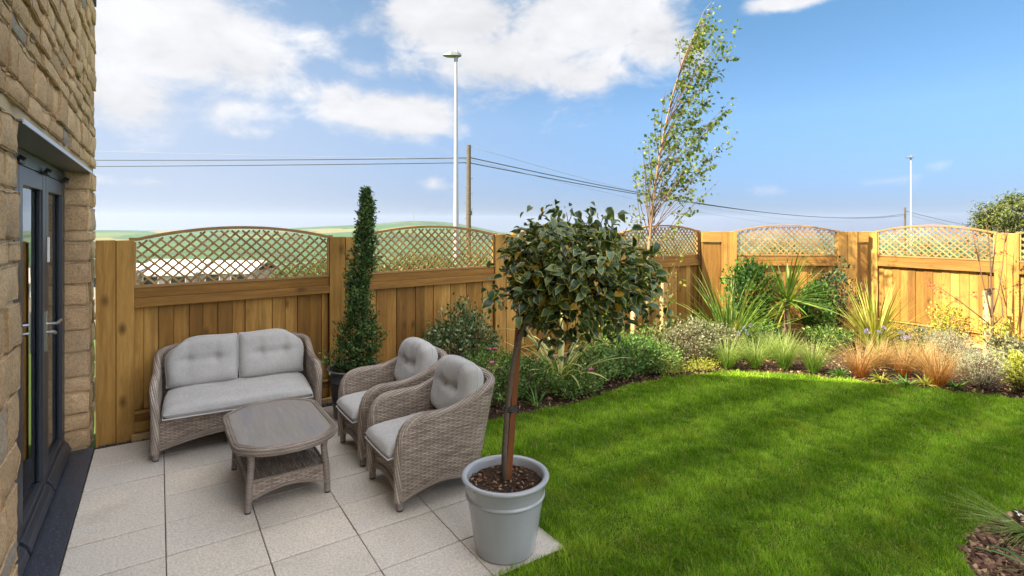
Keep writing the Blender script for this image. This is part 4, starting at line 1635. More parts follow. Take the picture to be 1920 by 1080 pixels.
POT = Vector((1.559, 2.42, 0))
big = [(0, 0.0), (.150, 0.0), (.158, .004), (.163, .014), (.176, .10), (.191, .20), (.2045, .285), (.2055, .290),
       (.2125, .293), (.2150, .299), (.2135, .306), (.2085, .309), (.2090, .313), (.2215, .372), (.2265, .378), (.2345, .384), (.2370, .392), (.2345, .399), (.2265, .403),
       (.2150, .402), (.2070, .397), (.2040, .388), (.2000, .36), (.196, .30), (.19, .25)]
pot('plant_pot', 'large glazed pale grey pot at the patio corner', POT, big, 'pot_glaze', .352, .200)
CON = Vector((1.47, 4.84, 0))
sml = [(0, 0), (.155, 0), (.163, .012), (.185, .20), (.203, .33), (.206, .335), (.215, .34), (.215, .35), (.209, .354), (.214, .40), (.224, .425),
       (.234, .43), (.236, .44), (.230, .447), (.212, .445), (.206, .43), (.200, .38), (.195, .32)]
pot('plant_pot', 'dark grey pot tucked between the sofa and the armchair', CON, sml, 'pot_dark', .40, .204)


# ------------------------------------------------------------------ plants
def jitter_path(a, b, n, amp, seed=0):
    a, b = Vector(a), Vector(b)
    r = random.Random(seed)
    P = []
    for i in range(n + 1):
        t = i / n
        p = a.lerp(b, t)
        if 0 < i < n:
            p = p + Vector((r.uniform(-amp, amp), r.uniform(-amp, amp), r.uniform(-amp, amp)))
        P.append(p)
    return P


def standard_tree():
    base = POT + Vector((-.012, .02, .345))
    root = thing('standard_tree', 'lollipop tree with dark yellow edged leaves standing in the large grey pot', 'tree', base)
    L = lambda p: Vector(p) - base
    D0 = 2.88
    # trunk leans and curves towards the upper right of the clearing, behind its stake
    tr = [at3(944, 892, D0), at3(946, 840, D0), at3(950, 780, D0), at3(957, 715, D0), at3(966, 660, D0), at3(983, 610, D0 + .02), at3(1008, 575, D0 + .03), at3(1040, 540, D0 + .04)]
    tr[0].z = .335
    mb = MB()
    mb.tube([L(p) for p in tr], [.0165, .0155, .0145, .0145, .014, .014, .012, .010], 10)
    mb.build('trunk', 'bark_grey', root, smooth=True)
    cen = at3(1080, 518, D0 + .06)
    # branches fan out from the head of the trunk
    mb = MB()
    tips = []
    rs = random.Random(3)
    head = tr[-2]
    for k in range(70):
        while True:
            v = Vector((rs.uniform(-1, 1), rs.uniform(-1, 1), rs.uniform(-1, 1)))
            if .25 < v.length < 1: break
        v = Vector((v.x * .43, v.y * .40, v.z * .335))
        tip = cen + v + Vector((0, 0, .05 * (v.x < -.2)))
        st = tr[rs.choice([5, 6, 7])] if v.x < 0 else tr[rs.choice([6, 7, 7])].lerp(cen, rs.uniform(0, .5))
        p = jitter_path(st, tip, 4, .03, k)
        mb.tube([L(q) for q in p], [.006, .005, .0042, .0032, .002], 5)
        tips.append((p, v))
    # bare twig ends that poke out
    for (x, y, dx, dy) in ((1065, 420, 6, -28), (1012, 412, 4, -20), (1162, 445, 14, -18), (1215, 520, 18, -8)):
        a = at3(x, y, D0); b = at3(x + dx, y + dy, D0)
        mb.tube([L(a), L(a.lerp(b, .5) + Vector((.01, 0, 0))), L(b)], [.003, .0025, .0018], 5)
    mb.build('branches', 'twig_brown', root, smooth=True)
    P, A, N = [], [], []
    for (p, v) in tips:
        for q in range(26):
            t = rs.uniform(.45, 1.05)
            i = min(3, int(t * 4)); f = t * 4 - i
            c = p[i].lerp(p[i + 1], f) + Vector((rs.gauss(0, .035), rs.gauss(0, .035), rs.gauss(0, .03)))
            P.append(c - base)
            o = (c - cen); o.normalize()
            d = Vector((o.x, o.y, 0)) * .6 + Vector((.2 * CY + rs.gauss(0, .6), -.2 * SY + rs.gauss(0, .6), rs.gauss(-.10, .35)))
            A.append(d)
            N.append(o * .35 + Vector((rs.gauss(0, .40), rs.gauss(0, .40), .9 + rs.gauss(0, .3))))
    # an outer shell so that the silhouette is leafy, lumpy rather than round
    lob = [Vector((rs.gauss(0, 1), rs.gauss(0, 1), rs.gauss(0, 1))).normalized() for _ in range(13)]
    for k in range(1500):
        v = Vector((rs.gauss(0, 1), rs.gauss(0, 1), rs.gauss(0, 1))).normalized()
        bump = 1 + .26 * max(0, max(v.dot(l) for l in lob) - .84) / .16 - .11
        rr_ = bump * rs.uniform(.80, 1.02)
        # flatter underneath on the trunk side
        c = cen + Vector((v.x * .405 * rr_, v.y * .38 * rr_, v.z * .33 * rr_))
        if v.z < -.45 and rs.random() < .55: continue
        P.append(c - base)
        A.append(Vector((v.x, v.y, v.z * .3)) * .5 + Vector((.2 * CY + rs.gauss(0, .65), -.2 * SY + rs.gauss(0, .65), rs.gauss(-.05, .45))))
        N.append(v * .35 + Vector((rs.gauss(0, .5), rs.gauss(0, .5), .8 + rs.gauss(0, .4))))
    tw_ = MB()
    for (x, y, s) in ((1060, 640, 26), (1105, 650, 22), (1130, 610, 30), (990, 600, 18), (1040, 655, 14), (1200, 575, 24), (1222, 475, 14), (938, 560, 12), (1040, 405, 12), (1105, 402, 14), (1150, 420, 12), (1185, 560, 20), (1205, 590, 12), (1222, 588, 10), (1160, 600, 16), (1005, 420, 8), (1062, 398, 8), (1132, 408, 8), (1210, 490, 10), (945, 500, 10), (932, 545, 8)):
        c0_ = at3(x, y, D0 + rs.uniform(-.1, .1))
        tw_.tube([L(cen.lerp(c0_, .35)), L(cen.lerp(c0_, .72) + Vector((0, 0, .012))), L(c0_)], [.0045, .0032, .0016], 5)
        for k in range(10):
            P.append(c0_ + Vector((rs.gauss(0, .035), rs.gauss(0, .05), rs.gauss(0, .035))) - base)
            A.append(Vector((rs.gauss(0, .6), rs.gauss(0, .6), rs.gauss(-.3, .5))))
            N.append(Vector((rs.gauss(0, .5), rs.gauss(0, .5) - .3, .7)))
    tw_.build('twigs', 'twig_brown', root, smooth=True)
    n = len(P)
    sz = rng.uniform(.034, .076, n)
    leaves('crown', np.array([tuple(p) for p in P]), np.array([tuple(p) for p in A]), np.array([tuple(p) for p in N]), sz, sz * rng.uniform(.55, .72, n), 'holly_leaf', root, fold=.24, curl=.40, smooth=True)
    # stake and rubber tie
    st = thing('tree_stake', 'reddish brown wooden stake beside the lollipop tree trunk', 'stake', base + Vector((.02, .03, 0)))
    sb = base + Vector((.02, .03, 0))
    a, b = at3(952, 880, D0 + .035), at3(975, 582, D0 + .05)
    a.z = .33
    mb = MB()
    ax = (b - a).normalized()
    M = Matrix.Translation(a - sb) @ ax.to_track_quat('Z', 'Y').to_matrix().to_4x4()
    mb.box((-.017, -.017, 0), (.017, .017, (b - a).length), 2, M)
    mb.build('stake_pole', 'stake_wood', st, bevel=.003)
    mb = MB()
    c = at3(957, 765, D0 + .02)
    R_ = []
    for k in range(24):
        t = 2 * PI * k / 24
        R_.append(c + Vector((math.cos(t) * .034, math.sin(t) * .030, .0)) - sb)
    for dz in (-.009, 0, .009):
        mb.tube([p + Vector((0, 0, dz)) for p in R_], .0065, 6, closed=True)
    mb.build('rubber_tie', 'black_plastic', st, smooth=True)


standard_tree()


def conifer():
    root = thing('column_shrub', 'tall narrow dark evergreen column growing in the dark grey pot', 'shrub', CON + Vector((0, 0, .40)))
    rs = random.Random(8)
    axis = lambda z: Vector((.03 + .10 * (z / 1.65) ** 1.2 + .012 * math.sin(z * 6), .0, 0))
    prof = [(0, .12), (.10, .155), (.25, .145), (.45, .112), (.62, .088), (.78, .070), (.9, .074), (1.05, .090), (1.18, .070), (1.28, .050), (1.38, .046), (1.50, .030), (1.56, .014), (1.61, .004)]
    zs = [p[0] for p in prof]; rs_ = [p[1] for p in prof]
    mb = MB()
    mb.tube([axis(z) + Vector((0, 0, z - .04)) for z in (0, .4, .8, 1.2, 1.55)], [.014, .012, .01, .007, .003], 8)
    P, A, N = [], [], []
    for k in range(620):
        z = rs.uniform(0, 1.0) ** 1.1 * 1.62
        a = rs.uniform(0, 2 * PI)
        r = np.interp(z, zs, rs_) * (1 + .26 * math.sin(a * 2 + z * 9) + .24 * math.sin(a * 3 - z * 17)) * rs.uniform(.35, 1.05) ** .6
        c = axis(z) + Vector((math.cos(a) * r, math.sin(a) * r, z))
        st = axis(max(0, z - .10)) + Vector((0, 0, max(0, z - .10 - r * .3)))
        tw = c + Vector((math.cos(a) * .012, math.sin(a) * .012, .045 * rs.uniform(.4, 1.4)))
        if k % 3 == 0:
            mb.tube([st, st.lerp(tw, .6), tw], [.0035, .0025, .0015], 4)
        d = (tw - st).normalized()
        for q in range(19):
            t = rs.uniform(-.035, .06)
            P.append(tuple(c + d * t + Vector((rs.gauss(0, .016), rs.gauss(0, .016), rs.gauss(0, .016)))))
            A.append((math.cos(a) * .6 + rs.gauss(0, .6), math.sin(a) * .6 + rs.gauss(0, .6), .6 + rs.gauss(0, .5)))
            N.append((math.cos(a) + rs.gauss(0, .5), math.sin(a) + rs.gauss(0, .5), .5 + rs.gauss(0, .4)))
    mb.build('stem', 'twig_brown', root, smooth=True)
    # a loose low spray reaching out of the pot
    for k in range(60):
        c = Vector((-.24 + rs.gauss(0, .03), -.04 + rs.gauss(0, .03), .16 + rs.gauss(0, .04)))
        P.append(tuple(c)); A.append(tuple(rdir(1)[0])); N.append(tuple(rdir(1, .6)[0]))
    n = len(P)
    sz = rng.uniform(.024, .042, n)
    leaves('foliage', P, A, N, sz, sz * .5, 'box_leaf', root, simple_=True, fold=.18)


conifer()


def shrub(name, label, loc, size, n_twigs, per, leaf, mat, cat='shrub', stem_mat='twig_brown', group=None, leaf_w=.5, lump=.3, up=.5, spread=.03, stems=True, bottom=.05, seed=0, flowers=None, full=False, simple_=True, twig_len=None):
    """rounded plant: stems from the base, leaves in clumps near twig ends"""
    root = thing(name, label, cat, loc, group=group)
    rs = random.Random(seed + 17)
    rx, ry, rz = size
    P, A, N = [], [], []
    mb = MB()
    fl = []
    lob = [(Vector((rs.gauss(0, 1), rs.gauss(0, 1), rs.gauss(.2, .8))).normalized(), rs.uniform(.4, 1)) for _ in range(7)]
    for k in range(n_twigs):
        v = Vector((rs.gauss(0, 1), rs.gauss(0, 1), rs.gauss(0, 1))).normalized()
        b = 1 - lump * .5 + lump * max(w * max(0, v.dot(l)) ** 5 for l, w in lob)
        r = rs.uniform(.35, 1.0) ** .5 * b
        c = Vector((v.x * rx * r, v.y * ry * r, rz * .5 + v.z * rz * .52 * r))
        c.z = max(bottom, c.z)
        b0 = Vector((v.x * rx * .12 * rs.random(), v.y * ry * .12 * rs.random(), 0))
        d = (c - Vector((0, 0, rz * .25))).normalized()
        d = (d + Vector((0, 0, up))).normalized()
        if stems and k % 2 == 0:
            m_ = b0.lerp(c, .55) + Vector((0, 0, -.08 * rz))
            m_.z = max(.01, m_.z)
            mb.tube([b0, m_, c], [.005, .0035, .002], 4)
        if flowers and v.z > .05 and rs.random() < flowers[1] and r > .6:
            fl.append(c + d * spread * 1.2)
        for q in range(per):
            t = rs.gauss(0, 1) * spread * 1.1
            cc = c + d * t + Vector((rs.gauss(0, spread), rs.gauss(0, spread), rs.gauss(0, spread * .8)))
            if cc.z < .008: cc.z = .01 + rs.random() * .02
            P.append(tuple(cc))
            A.append((d.x + rs.gauss(0, .65), d.y + rs.gauss(0, .65), d.z + rs.gauss(0, .55)))
            N.append((v.x * .6 + rs.gauss(0, .45), v.y * .6 + rs.gauss(0, .45), .7 + rs.gauss(0, .35)))
    if stems:
        mb.build('stems', stem_mat, root)
    n = len(P)
    sz = rng.uniform(leaf * .65, leaf * 1.25, n)
    leaves('foliage', P, A, N, sz, sz * leaf_w, mat, root, simple_=simple_, fold=.2, curl=.2)
    if fl:
        for c in fl:
            bloom(c, flowers[0], root, flowers[2])
    return root


def bloom(c, mat, parent, size):
    P, A, N = [], [], []
    for k in range(7):
        a = 2 * PI * k / 7
        P.append(tuple(c)); A.append((math.cos(a), math.sin(a) - .2, .35)); N.append((0, -.5, 1))
    return leaves('flower', P, A, N, size, size * .75, mat, parent, simple_=True, fold=.05)


def tuft(name, label, loc, n, length, width, mat, cat='grass clump', e=(1.0, 1.5), droop=(.4, 1.3), rad=.04, group=None, seg=6, extra=None, az=None, twist=True):
    root = thing(name, label, cat, loc, group=group)
    a = rng.uniform(0, 2 * PI, n)
    if az is not None: a = rng.normal(az[0], az[1], n)
    rr_ = rad * np.sqrt(rng.uniform(0, 1, n))
    P = np.stack([np.cos(a) * rr_, np.sin(a) * rr_, np.zeros(n)], 1)
    L = rng.uniform(length * .55, length * 1.05, n)
    strips('blades', P, a + rng.normal(0, .35, n), rng.uniform(e[0], e[1], n), L, rng.uniform(width * .7, width * 1.15, n), rng.uniform(droop[0], droop[1], n), mat, root, seg=seg,
           twist=rng.uniform(-.9, .9, n) if twist else None)
    return root


# --- bed along the shaded fence
shrub('evergreen_shrub', 'loose silvery green shrub rising behind the armchairs', Vector((2.62, 4.98, -.01)), (.44, .38, .92), 290, 17, .044, 'silver_leaf', lump=.55, spread=.038, seed=1, up=.9)
tuft('strap_plant', 'small dark strappy plant half hidden behind the farther armchair', Vector((2.05, 4.95, 0)), 36, .42, .012, 'green_leaf', 'plant', (1.0, 1.45), (.3, 1.2))
PINKF = ('petal_pink', .035, .022)
shrub('flowering_shrub', 'low leafy shrub with pink flowers just behind the tree trunk', Vector((2.68, 4.42, -.01)), (.42, .34, .52), 210, 15, .032, 'mid_leaf', spread=.03, lump=.5, seed=2, flowers=('petal_pink', .03, .028))
shrub('flowering_shrub', 'grey green mounded shrub with pink flowers under the phormium', Vector((3.55, 4.16, -.01)), (.40, .20, .24), 150, 14, .032, 'mid_leaf', spread=.03, lump=.5, seed=5, flowers=('petal_pink', .03, .028))
shrub('ground_shrub', 'low mixed green shrub filling the bed behind the near armchair', Vector((2.22, 4.55, -.01)), (.34, .30, .42), 130, 14, .032, 'mid_leaf', lump=.4, seed=9)
shrub('ground_shrub', 'leafy low shrub spilling to the lawn below the silvery shrub', Vector((2.28, 4.25, -.01)), (.32, .22, .34), 150, 14, .032, 'green_leaf', lump=.5, seed=71)
shrub('flowering_shrub', 'low green shrub with pink flowers between phormium and dark green shrub', Vector((3.98, 4.36, -.01)), (.34, .26, .36), 170, 14, .032, 'mid_leaf', lump=.5, seed=72, flowers=('petal_pink', .03, .028))
shrub('ground_shrub', 'soft low green shrub between the tree trunk and the phormium', Vector((3.05, 4.42, -.01)), (.34, .28, .40), 170, 14, .034, 'green_leaf', lump=.5, seed=73)
shrub('ground_shrub', 'leafy low shrub at the lawn edge before the bronze stemmed shrub', Vector((4.92, 4.28, -.01)), (.34, .22, .30), 150, 14, .034, 'mid_leaf', lump=.5, seed=74)
tuft('phormium', 'yellow striped phormium with broad sword leaves under the lollipop crown', Vector((3.56, 4.46, 0)), 44, 1.0, .066, 'phormium_blade', 'plant', (.85, 1.5), (.3, 1.9), .07)
tuft('strap_plant', 'small bright strappy plant at the bed edge below the phormium', Vector((3.02, 4.12, 0)), 16, .30, .020, 'laurel_leaf', 'plant', (.5, 1.4), (.4, 1.4), .03)
shrub('dark_shrub', 'dense dark green leafy shrub where the lawn edge bends', Vector((4.42, 4.42, -.01)), (.46, .34, .46), 240, 15, .036, 'green_leaf', spread=.032, lump=.5, seed=3)
shrub('ground_shrub', 'mid green low shrub between the dark shrub and the birch', Vector((5.0, 4.62, -.01)), (.34, .30, .36), 130, 14, .034, 'green_leaf', lump=.5, seed=4)
shrub('ground_shrub', 'bronze stemmed shrub against the fence below the lollipop crown', Vector((4.75, 5.16, -.01)), (.42, .22, .62), 110, 13, .034, 'mid_leaf', lump=.6, seed=31, up=.8)


def agapanthus(label, loc, stems, h, mat='petal_violet', group='agapanthus flowers'):
    root = thing('agapanthus', label, 'flower', loc, group=group)
    rs = random.Random(int(loc[0] * 100))
    mb = MB()
    heads = []
    for k in range(stems):
        a = rs.uniform(0, 2 * PI)
        t = Vector((math.cos(a) * rs.uniform(.02, .14), math.sin(a) * rs.uniform(.02, .12), h * rs.uniform(.8, 1.08)))
        mb.tube([(0, 0, 0), t * .5 + Vector((0, 0, .03)), t], [.004, .0035, .003], 5)
        heads.append(t)
    mb.build('stalks', 'laurel_leaf', root)
    for t in heads:
        P, A, N = [], [], []
        for q in range(30):
            d = rdir(1, .25)[0]
            P.append(tuple(np.array(t) + d * rs.uniform(.006, .022))); A.append(tuple(d)); N.append(tuple(rdir(1)[0]))
        leaves('flower_head', P, A, N, .020, .008, mat, root, simple_=True)
    n = 18
    a = rng.uniform(0, 2 * PI, n)
    strips('blades', np.zeros((n, 3)), a, rng.uniform(.5, 1.2, n), rng.uniform(.2, .34, n), .016, rng.uniform(.6, 1.6, n), 'laurel_leaf', root, seg=5)


agapanthus('violet agapanthus heads above the dark green shrub', gnd(1168, 700) + Vector((.25, .32, 0)), 4, .50)
agapanthus('violet agapanthus heads among the green grass tufts', gnd(1392, 672), 4, .40)
agapanthus('violet agapanthus head over the bronze grasses by the lime cordyline', gnd(1640, 690), 4, .46)
agapanthus('violet agapanthus heads between bronze grass and santolina', gnd(1700, 690), 3, .42)

# --- corner bed
shrub('silver_shrub', 'grey leaved spreading shrub under the corner fence by the birch stake', gnd(1292, 676), (.42, .34, .50), 260, 15, .036, 'olive_leaf', spread=.032, lump=.35, seed=6)
shrub('silver_shrub', 'grey leaved spreading shrub beside the tall spiky grass', gnd(1345, 672), (.30, .28, .42), 120, 15, .036, 'olive_leaf', spread=.032, lump=.35, seed=7)
tuft('cordyline', 'spiky grassy cordyline arching in front of the corner posts', gnd(1368, 652), 210, 1.30, .024, 'cordyline_blade', 'plant', (.5, 1.5), (.1, 1.1), .09)
shrub('laurel_shrub', 'upright glossy laurel between the two spiky cordylines', at3(1408, 640, 8.15) * 1.0 - Vector((0, 0, at3(1408, 640, 8.15).z)), (.36, .3, 1.28), 210, 14, .07, 'laurel_leaf', spread=.05, lump=.5, seed=8, up=.7)
shrub('photinia_shrub', 'dark upright shrub standing before the second corner post', Vector((*at(1562, 8.15), 0)), (.40, .26, 1.22), 95, 11, .062, 'dark_leaf', spread=.05, lump=.8, seed=10, up=1.3)
shrub('laurel_shrub', 'bright green glossy shrub just behind the trunked cordyline', Vector((*at(1528, 8.0), 0)), (.26, .24, .86), 130, 14, .06, 'laurel_leaf', spread=.04, lump=.4, seed=12)

shrub('ground_shrub', 'low dark green filler plant under the laurel', Vector((*at(1428, 7.5), 0)), (.40, .26, .34), 120, 13, .04, 'green_leaf', lump=.6, seed=61)
shrub('ground_shrub', 'low green filler plant behind the last tussock grass', Vector((*at(1555, 7.3), 0)), (.36, .26, .32), 110, 13, .04, 'mid_leaf', lump=.6, seed=62)
shrub('ground_shrub', 'low olive filler plant between lime cordyline and santolina', Vector((*at(1715, 7.5), 0)), (.42, .24, .30), 110, 13, .035, 'olive_leaf', lump=.6, seed=63)
shrub('ground_shrub', 'leafy low plant behind the two silver shrubs', Vector((*at(1318, 7.3), 0)), (.34, .24, .40), 110, 13, .04, 'mid_leaf', lump=.6, seed=64)


def trunk_cordyline():
    loc = Vector((*at(1474, 7.75), 0))
    root = thing('cordyline', 'green cordyline palm on a short bare trunk in the corner', 'plant', loc)
    mb = MB()
    mb.tube([(0, 0, -.02), (.01, .01, .2), (.02, .0, .45), (.03, 0, .62)], [.05, .045, .042, .045], 12)
    mb.build('trunk', 'twig_brown', root, smooth=True)
    n = 125
    a = rng.uniform(0, 2 * PI, n)
    P = np.stack([.03 + np.cos(a) * .02, np.sin(a) * .02, rng.uniform(.52, .66, n)], 1)
    strips('blades', P, a, rng.uniform(-.15, 1.52, n), rng.uniform(.45, .92, n), rng.uniform(.030, .044, n), rng.uniform(.1, .7, n), 'cordyline_blade', root, seg=5, twist=rng.uniform(-.9, .9, n))
    n = 7
    a = rng.uniform(0, 2 * PI, n)
    P = np.stack([.03 + np.cos(a) * .03, np.sin(a) * .03, np.full(n, .52)], 1)
    o = strips('dead_blades', P, a, rng.uniform(-1.3, -.9, n), rng.uniform(.4, .6, n), .034, rng.uniform(-.1, .3, n), 'cordyline_lime', root, seg=5)


trunk_cordyline()
tuft('cordyline', 'yellow green spiky cordyline casting blade shadows on the sunlit fence', gnd(1640, 655), 190, 1.15, .028, 'cordyline_lime', 'plant', (.35, 1.5), (.1, .9), .06)

TG = 'green tussock grasses along the lawn'
for (x, y, s, lab) in ((1364, 690, 1.0, 'green tussock grass first in the row beside the grey shrubs'),
                       (1415, 689, .92, 'green tussock grass second in the row, below the violet agapanthus'),
                       (1470, 690, 1.12, 'green tussock grass third in the row, below the trunked cordyline'),
                       (1524, 697, 1.0, 'green tussock grass last in the row, nearest the bronze grasses'),
                       (1442, 672, .95, 'green tussock grass standing behind the others of its row')):
    tuft('tussock_grass', lab, gnd(x, y), 400, .49 * s, .0050, 'tussock_blade', e=(.95, 1.52), droop=(.25, 1.2), rad=.055, group=TG)
BG = 'bronze sedge tufts by the lawn'
for (x, y, s, lab) in ((1612, 705, 1.05, 'bronze sedge tuft closest to the green tussock grasses'),
                       (1652, 690, .85, 'bronze sedge tuft behind, under the lime cordyline'),
                       (1693, 703, 1.0, 'bronze sedge tuft in the middle of the bronze group'),
                       (1728, 690, .9, 'bronze sedge tuft behind, beside the tall santolina'),
                       (1758, 722, 1.1, 'bronze sedge tuft nearest the lawn before the santolina')):
    tuft('bronze_sedge', lab, gnd(x, y), 520, .53 * s, .0036, 'bronze_blade', e=(.92, 1.52), droop=(.25, 1.4), rad=.06, group=BG)
shrub('santolina', 'silver grey santolina mound behind the bronze sedges', gnd(1778, 680), (.30, .28, .40), 330, 16, .020, 'santolina_leaf', leaf_w=.28, spread=.022, lump=.2, seed=20, up=1.0)
shrub('santolina', 'silver grey santolina mound at the lawn edge below the acer', gnd(1838, 726), (.27, .26, .42), 380, 16, .020, 'santolina_leaf', leaf_w=.28, spread=.022, lump=.2, seed=21, up=1.0)
shrub('variegated_shrub', 'pale yellow variegated shrub against the sunlit fence', Vector((*at(1775, 7.75), 0)), (.30, .22, .58), 70, 10, .045, 'lime_leaf', stem_mat='twig_pale', lump=.6, spread=.045, seed=22, up=.8)
shrub('variegated_shrub', 'pale yellow variegated shrub at the foot of the acer', Vector((*at(1872, 7.0), 0)), (.26, .20, .48), 60, 10, .045, 'lime_leaf', stem_mat='twig_pale', lump=.6, spread=.045, seed=23, up=.8)
shrub('silver_shrub', 'pale leaved shrub between the santolina and the fence post', Vector((*at(1892, 6.35), 0)), (.26, .22, .38), 110, 13, .05, 'olive_leaf', lump=.5, seed=24)
shrub('variegated_shrub', 'yellow green shrub cut by the frame edge below the fence post', gnd(1916, 735), (.22, .20, .42), 120, 12, .04, 'lime_leaf', lump=.5, seed=25)
EG = 'small edging plants along the lawn'
for i, (x, y, mt, lab) in enumerate(((1575, 703, 'laurel_leaf', 'small rosette plant between tussock and bronze grasses'),
                                     (1650, 712, 'lime_leaf', 'small yellow green rosette below the first bronze sedge'),
                                     (1700, 722, 'laurel_leaf', 'small leafy rosette below the middle bronze sedge'),
                                     (1735, 720, 'lime_leaf', 'small yellow green rosette beside the nearest bronze sedge'),
                                     (1790, 726, 'laurel_leaf', 'small rosette between bronze sedge and santolina'))):
    tuft('rosette_plant', lab, gnd(x, y), 46, .17, .020, mt, 'plant', (.25, 1.2), (.2, 1.2), .03, group=EG)
shrub('ground_cover', 'yellow green creeping ground cover at the bend of the lawn', gnd(1262, 697), (.26, .20, .13), 90, 12, .022, 'lime_leaf', stems=False, seed=26, bottom=.01, lump=.3)
shrub('ground_cover', 'yellow green creeping ground cover before the grey shrub', gnd(1318, 692), (.20, .16, .11), 70, 12, .022, 'lime_leaf', stems=False, seed=27, bottom=.01, lump=.3)
shrub('ground_shrub', 'wispy pale twigged shrub at the foot of the birch', Vector((*at(1218, 6.9), 0)), (.25, .22, .5), 60, 8, .03, 'mid_leaf', stem_mat='twig_pale', lump=.6, seed=28, up=.9)


# --- birch
def birch():
    D0 = 7.14
    base = Vector((*at(1213, D0), 0))
    root = thing('birch_tree', 'slender wind blown birch leaning over the corner of the fence', 'tree', base)
    L = lambda p: Vector(p) - base
    rs = random.Random(21)
    tpx = [(1213, 665), (1214, 560), (1216, 480), (1220, 420), (1226, 362), (1234, 308), (1247, 238), (1262, 175), (1282, 110), (1304, 58), (1320, 20), (1334, 3)]
    T = [at3(x, y, D0) for x, y in tpx]
    T[0].z = -.02
    rad = [.030, .027, .025, .022, .019, .016, .0125, .009, .0065, .0045, .003, .002]
    mb = MB()
    mb.tube([L(p) for p in T], rad, 10)
    mb.build('trunk', 'bark_tan', root, smooth=True)
    tips = [(1382, 37, .9), (1374, 77, 1), (1360, 128, 1), (1345, 167, 1), (1378, 181, 1), (1366, 204, 1), (1380, 246, 1), (1356, 269, 1), (1339, 291, 1), (1349, 338, .55),
            (1300, 363, .6), (1322, 330, .5), (1276, 67, .5), (1250, 159, .5), (1227, 204, .6), (1203, 261, .7), (1187, 310, .4), (1180, 391, .5), (1336, 10, .8), (1350, 60, .9), (1330, 110, .9), (1320, 160, 1),
            (1310, 205, 1), (1322, 232, 1), (1300, 255, 1), (1290, 300, .9), (1262, 235, .9), (1240, 275, .9), (1225, 300, .7), (1258, 300, .8), (1310, 280, 1), (1342, 225, 1), (1285, 190, .9), (1300, 120, .8),
            (1215, 250, .8), (1210, 290, .7), (1275, 330, .5), (1245, 330, .5), (1192, 340, .3), (1268, 270, .9), (1330, 190, 1), (1295, 90, .8), (1318, 40, .9), (1275, 215, .9), (1205, 320, .5), (1338, 8, .9), (1326, 30, .9), (1345, 35, .8), (1305, 75, .9), (1296, 110, .8), (1312, 95, .8)]
    mb = MB()
    P, A, N = [], [], []
    for i, (x, y, dens) in enumerate(tips):
        dd = rs.uniform(-.42, .42)
        tip = at3(x, y, D0 + dd)
        # start lower on the trunk
        h = tip.z - rs.uniform(.45, .95) - abs(x - 1260) * .003
        h = max(1.15, h)
        zs = [p.z for p in T]
        j = max(0, min(len(T) - 2, int(np.searchsorted(zs, h)) - 1))
        f = (h - T[j].z) / max(1e-4, (T[j + 1].z - T[j].z))
        st = T[j].lerp(T[j + 1], max(0, min(1, f)))
        mid = st.lerp(tip, .5) + Vector((-.05, .02, -.02 + .06))
        pts = []
        for k in range(9):
            t = k / 8
            pts.append(st * (1 - t) ** 2 + mid * 2 * t * (1 - t) + tip * t * t)
        mb.tube([L(p) for p in pts], [.0075 - .0065 * k / 8 for k in range(9)], 5)
        nl = int(40 * dens)
        for q in range(nl):
            t = rs.uniform(.30, 1.0) ** .8
            k = min(7, int(t * 8)); p = pts[k].lerp(pts[k + 1], t * 8 - k)
            p = p + Vector((rs.gauss(.02, .04), rs.gauss(0, .045), rs.gauss(-.012, .035)))
            P.append(tuple(L(p)))
            A.append((.55 * CY + rs.gauss(0, .5), -.55 * SY + rs.gauss(0, .5), -.45 + rs.gauss(0, .45)))
            N.append(tuple(rdir(1, .2)[0]))
        # side twigs with leaves
        for s in range(3):
            t = rs.uniform(.35, .85)
            k = min(7, int(t * 8)); p = pts[k].lerp(pts[k + 1], t * 8 - k)
            e = p + Vector((.10 + rs.uniform(0, .16), rs.gauss(0, .10), rs.uniform(-.02, .16)))
            mb.tube([L(p), L(p.lerp(e, .5) + Vector((0, 0, .015))), L(e)], [.0028, .002, .0012], 4)
            for q in range(int(11 * dens)):
                pp = p.lerp(e, rs.uniform(.2, 1.05)) + Vector((rs.gauss(0, .015), rs.gauss(0, .02), rs.gauss(-.015, .015)))
                P.append(tuple(L(pp)))
                A.append((.55 * CY + rs.gauss(0, .5), -.55 * SY + rs.gauss(0, .5), -.45 + rs.gauss(0, .45)))
                N.append(tuple(rdir(1, .2)[0]))
    # bare lower shoots
    for (x0, y0, x1, y1) in ((1214, 470, 1184, 385), (1218, 440, 1206, 290), (1222, 420, 1218, 330), (1226, 430, 1300, 365), (1220, 450, 1262, 350), (1215, 500, 1180, 420), (1226, 420, 1240, 350)):
        a, b = at3(x0, y0, D0), at3(x1, y1, D0 + rs.uniform(-.2, .2))
        mb.tube([L(a), L(a.lerp(b, .4) + Vector((rs.uniform(-.03, .03), 0, 0))), L(b)], [.006, .0045, .002], 5)
        for q in range(5):
            p = a.lerp(b, rs.uniform(.7, 1.02)) + Vector((rs.gauss(0, .02), rs.gauss(0, .02), rs.gauss(0, .02)))
            P.append(tuple(L(p))); A.append((.3, rs.gauss(0, .5), -.5)); N.append(tuple(rdir(1)[0]))
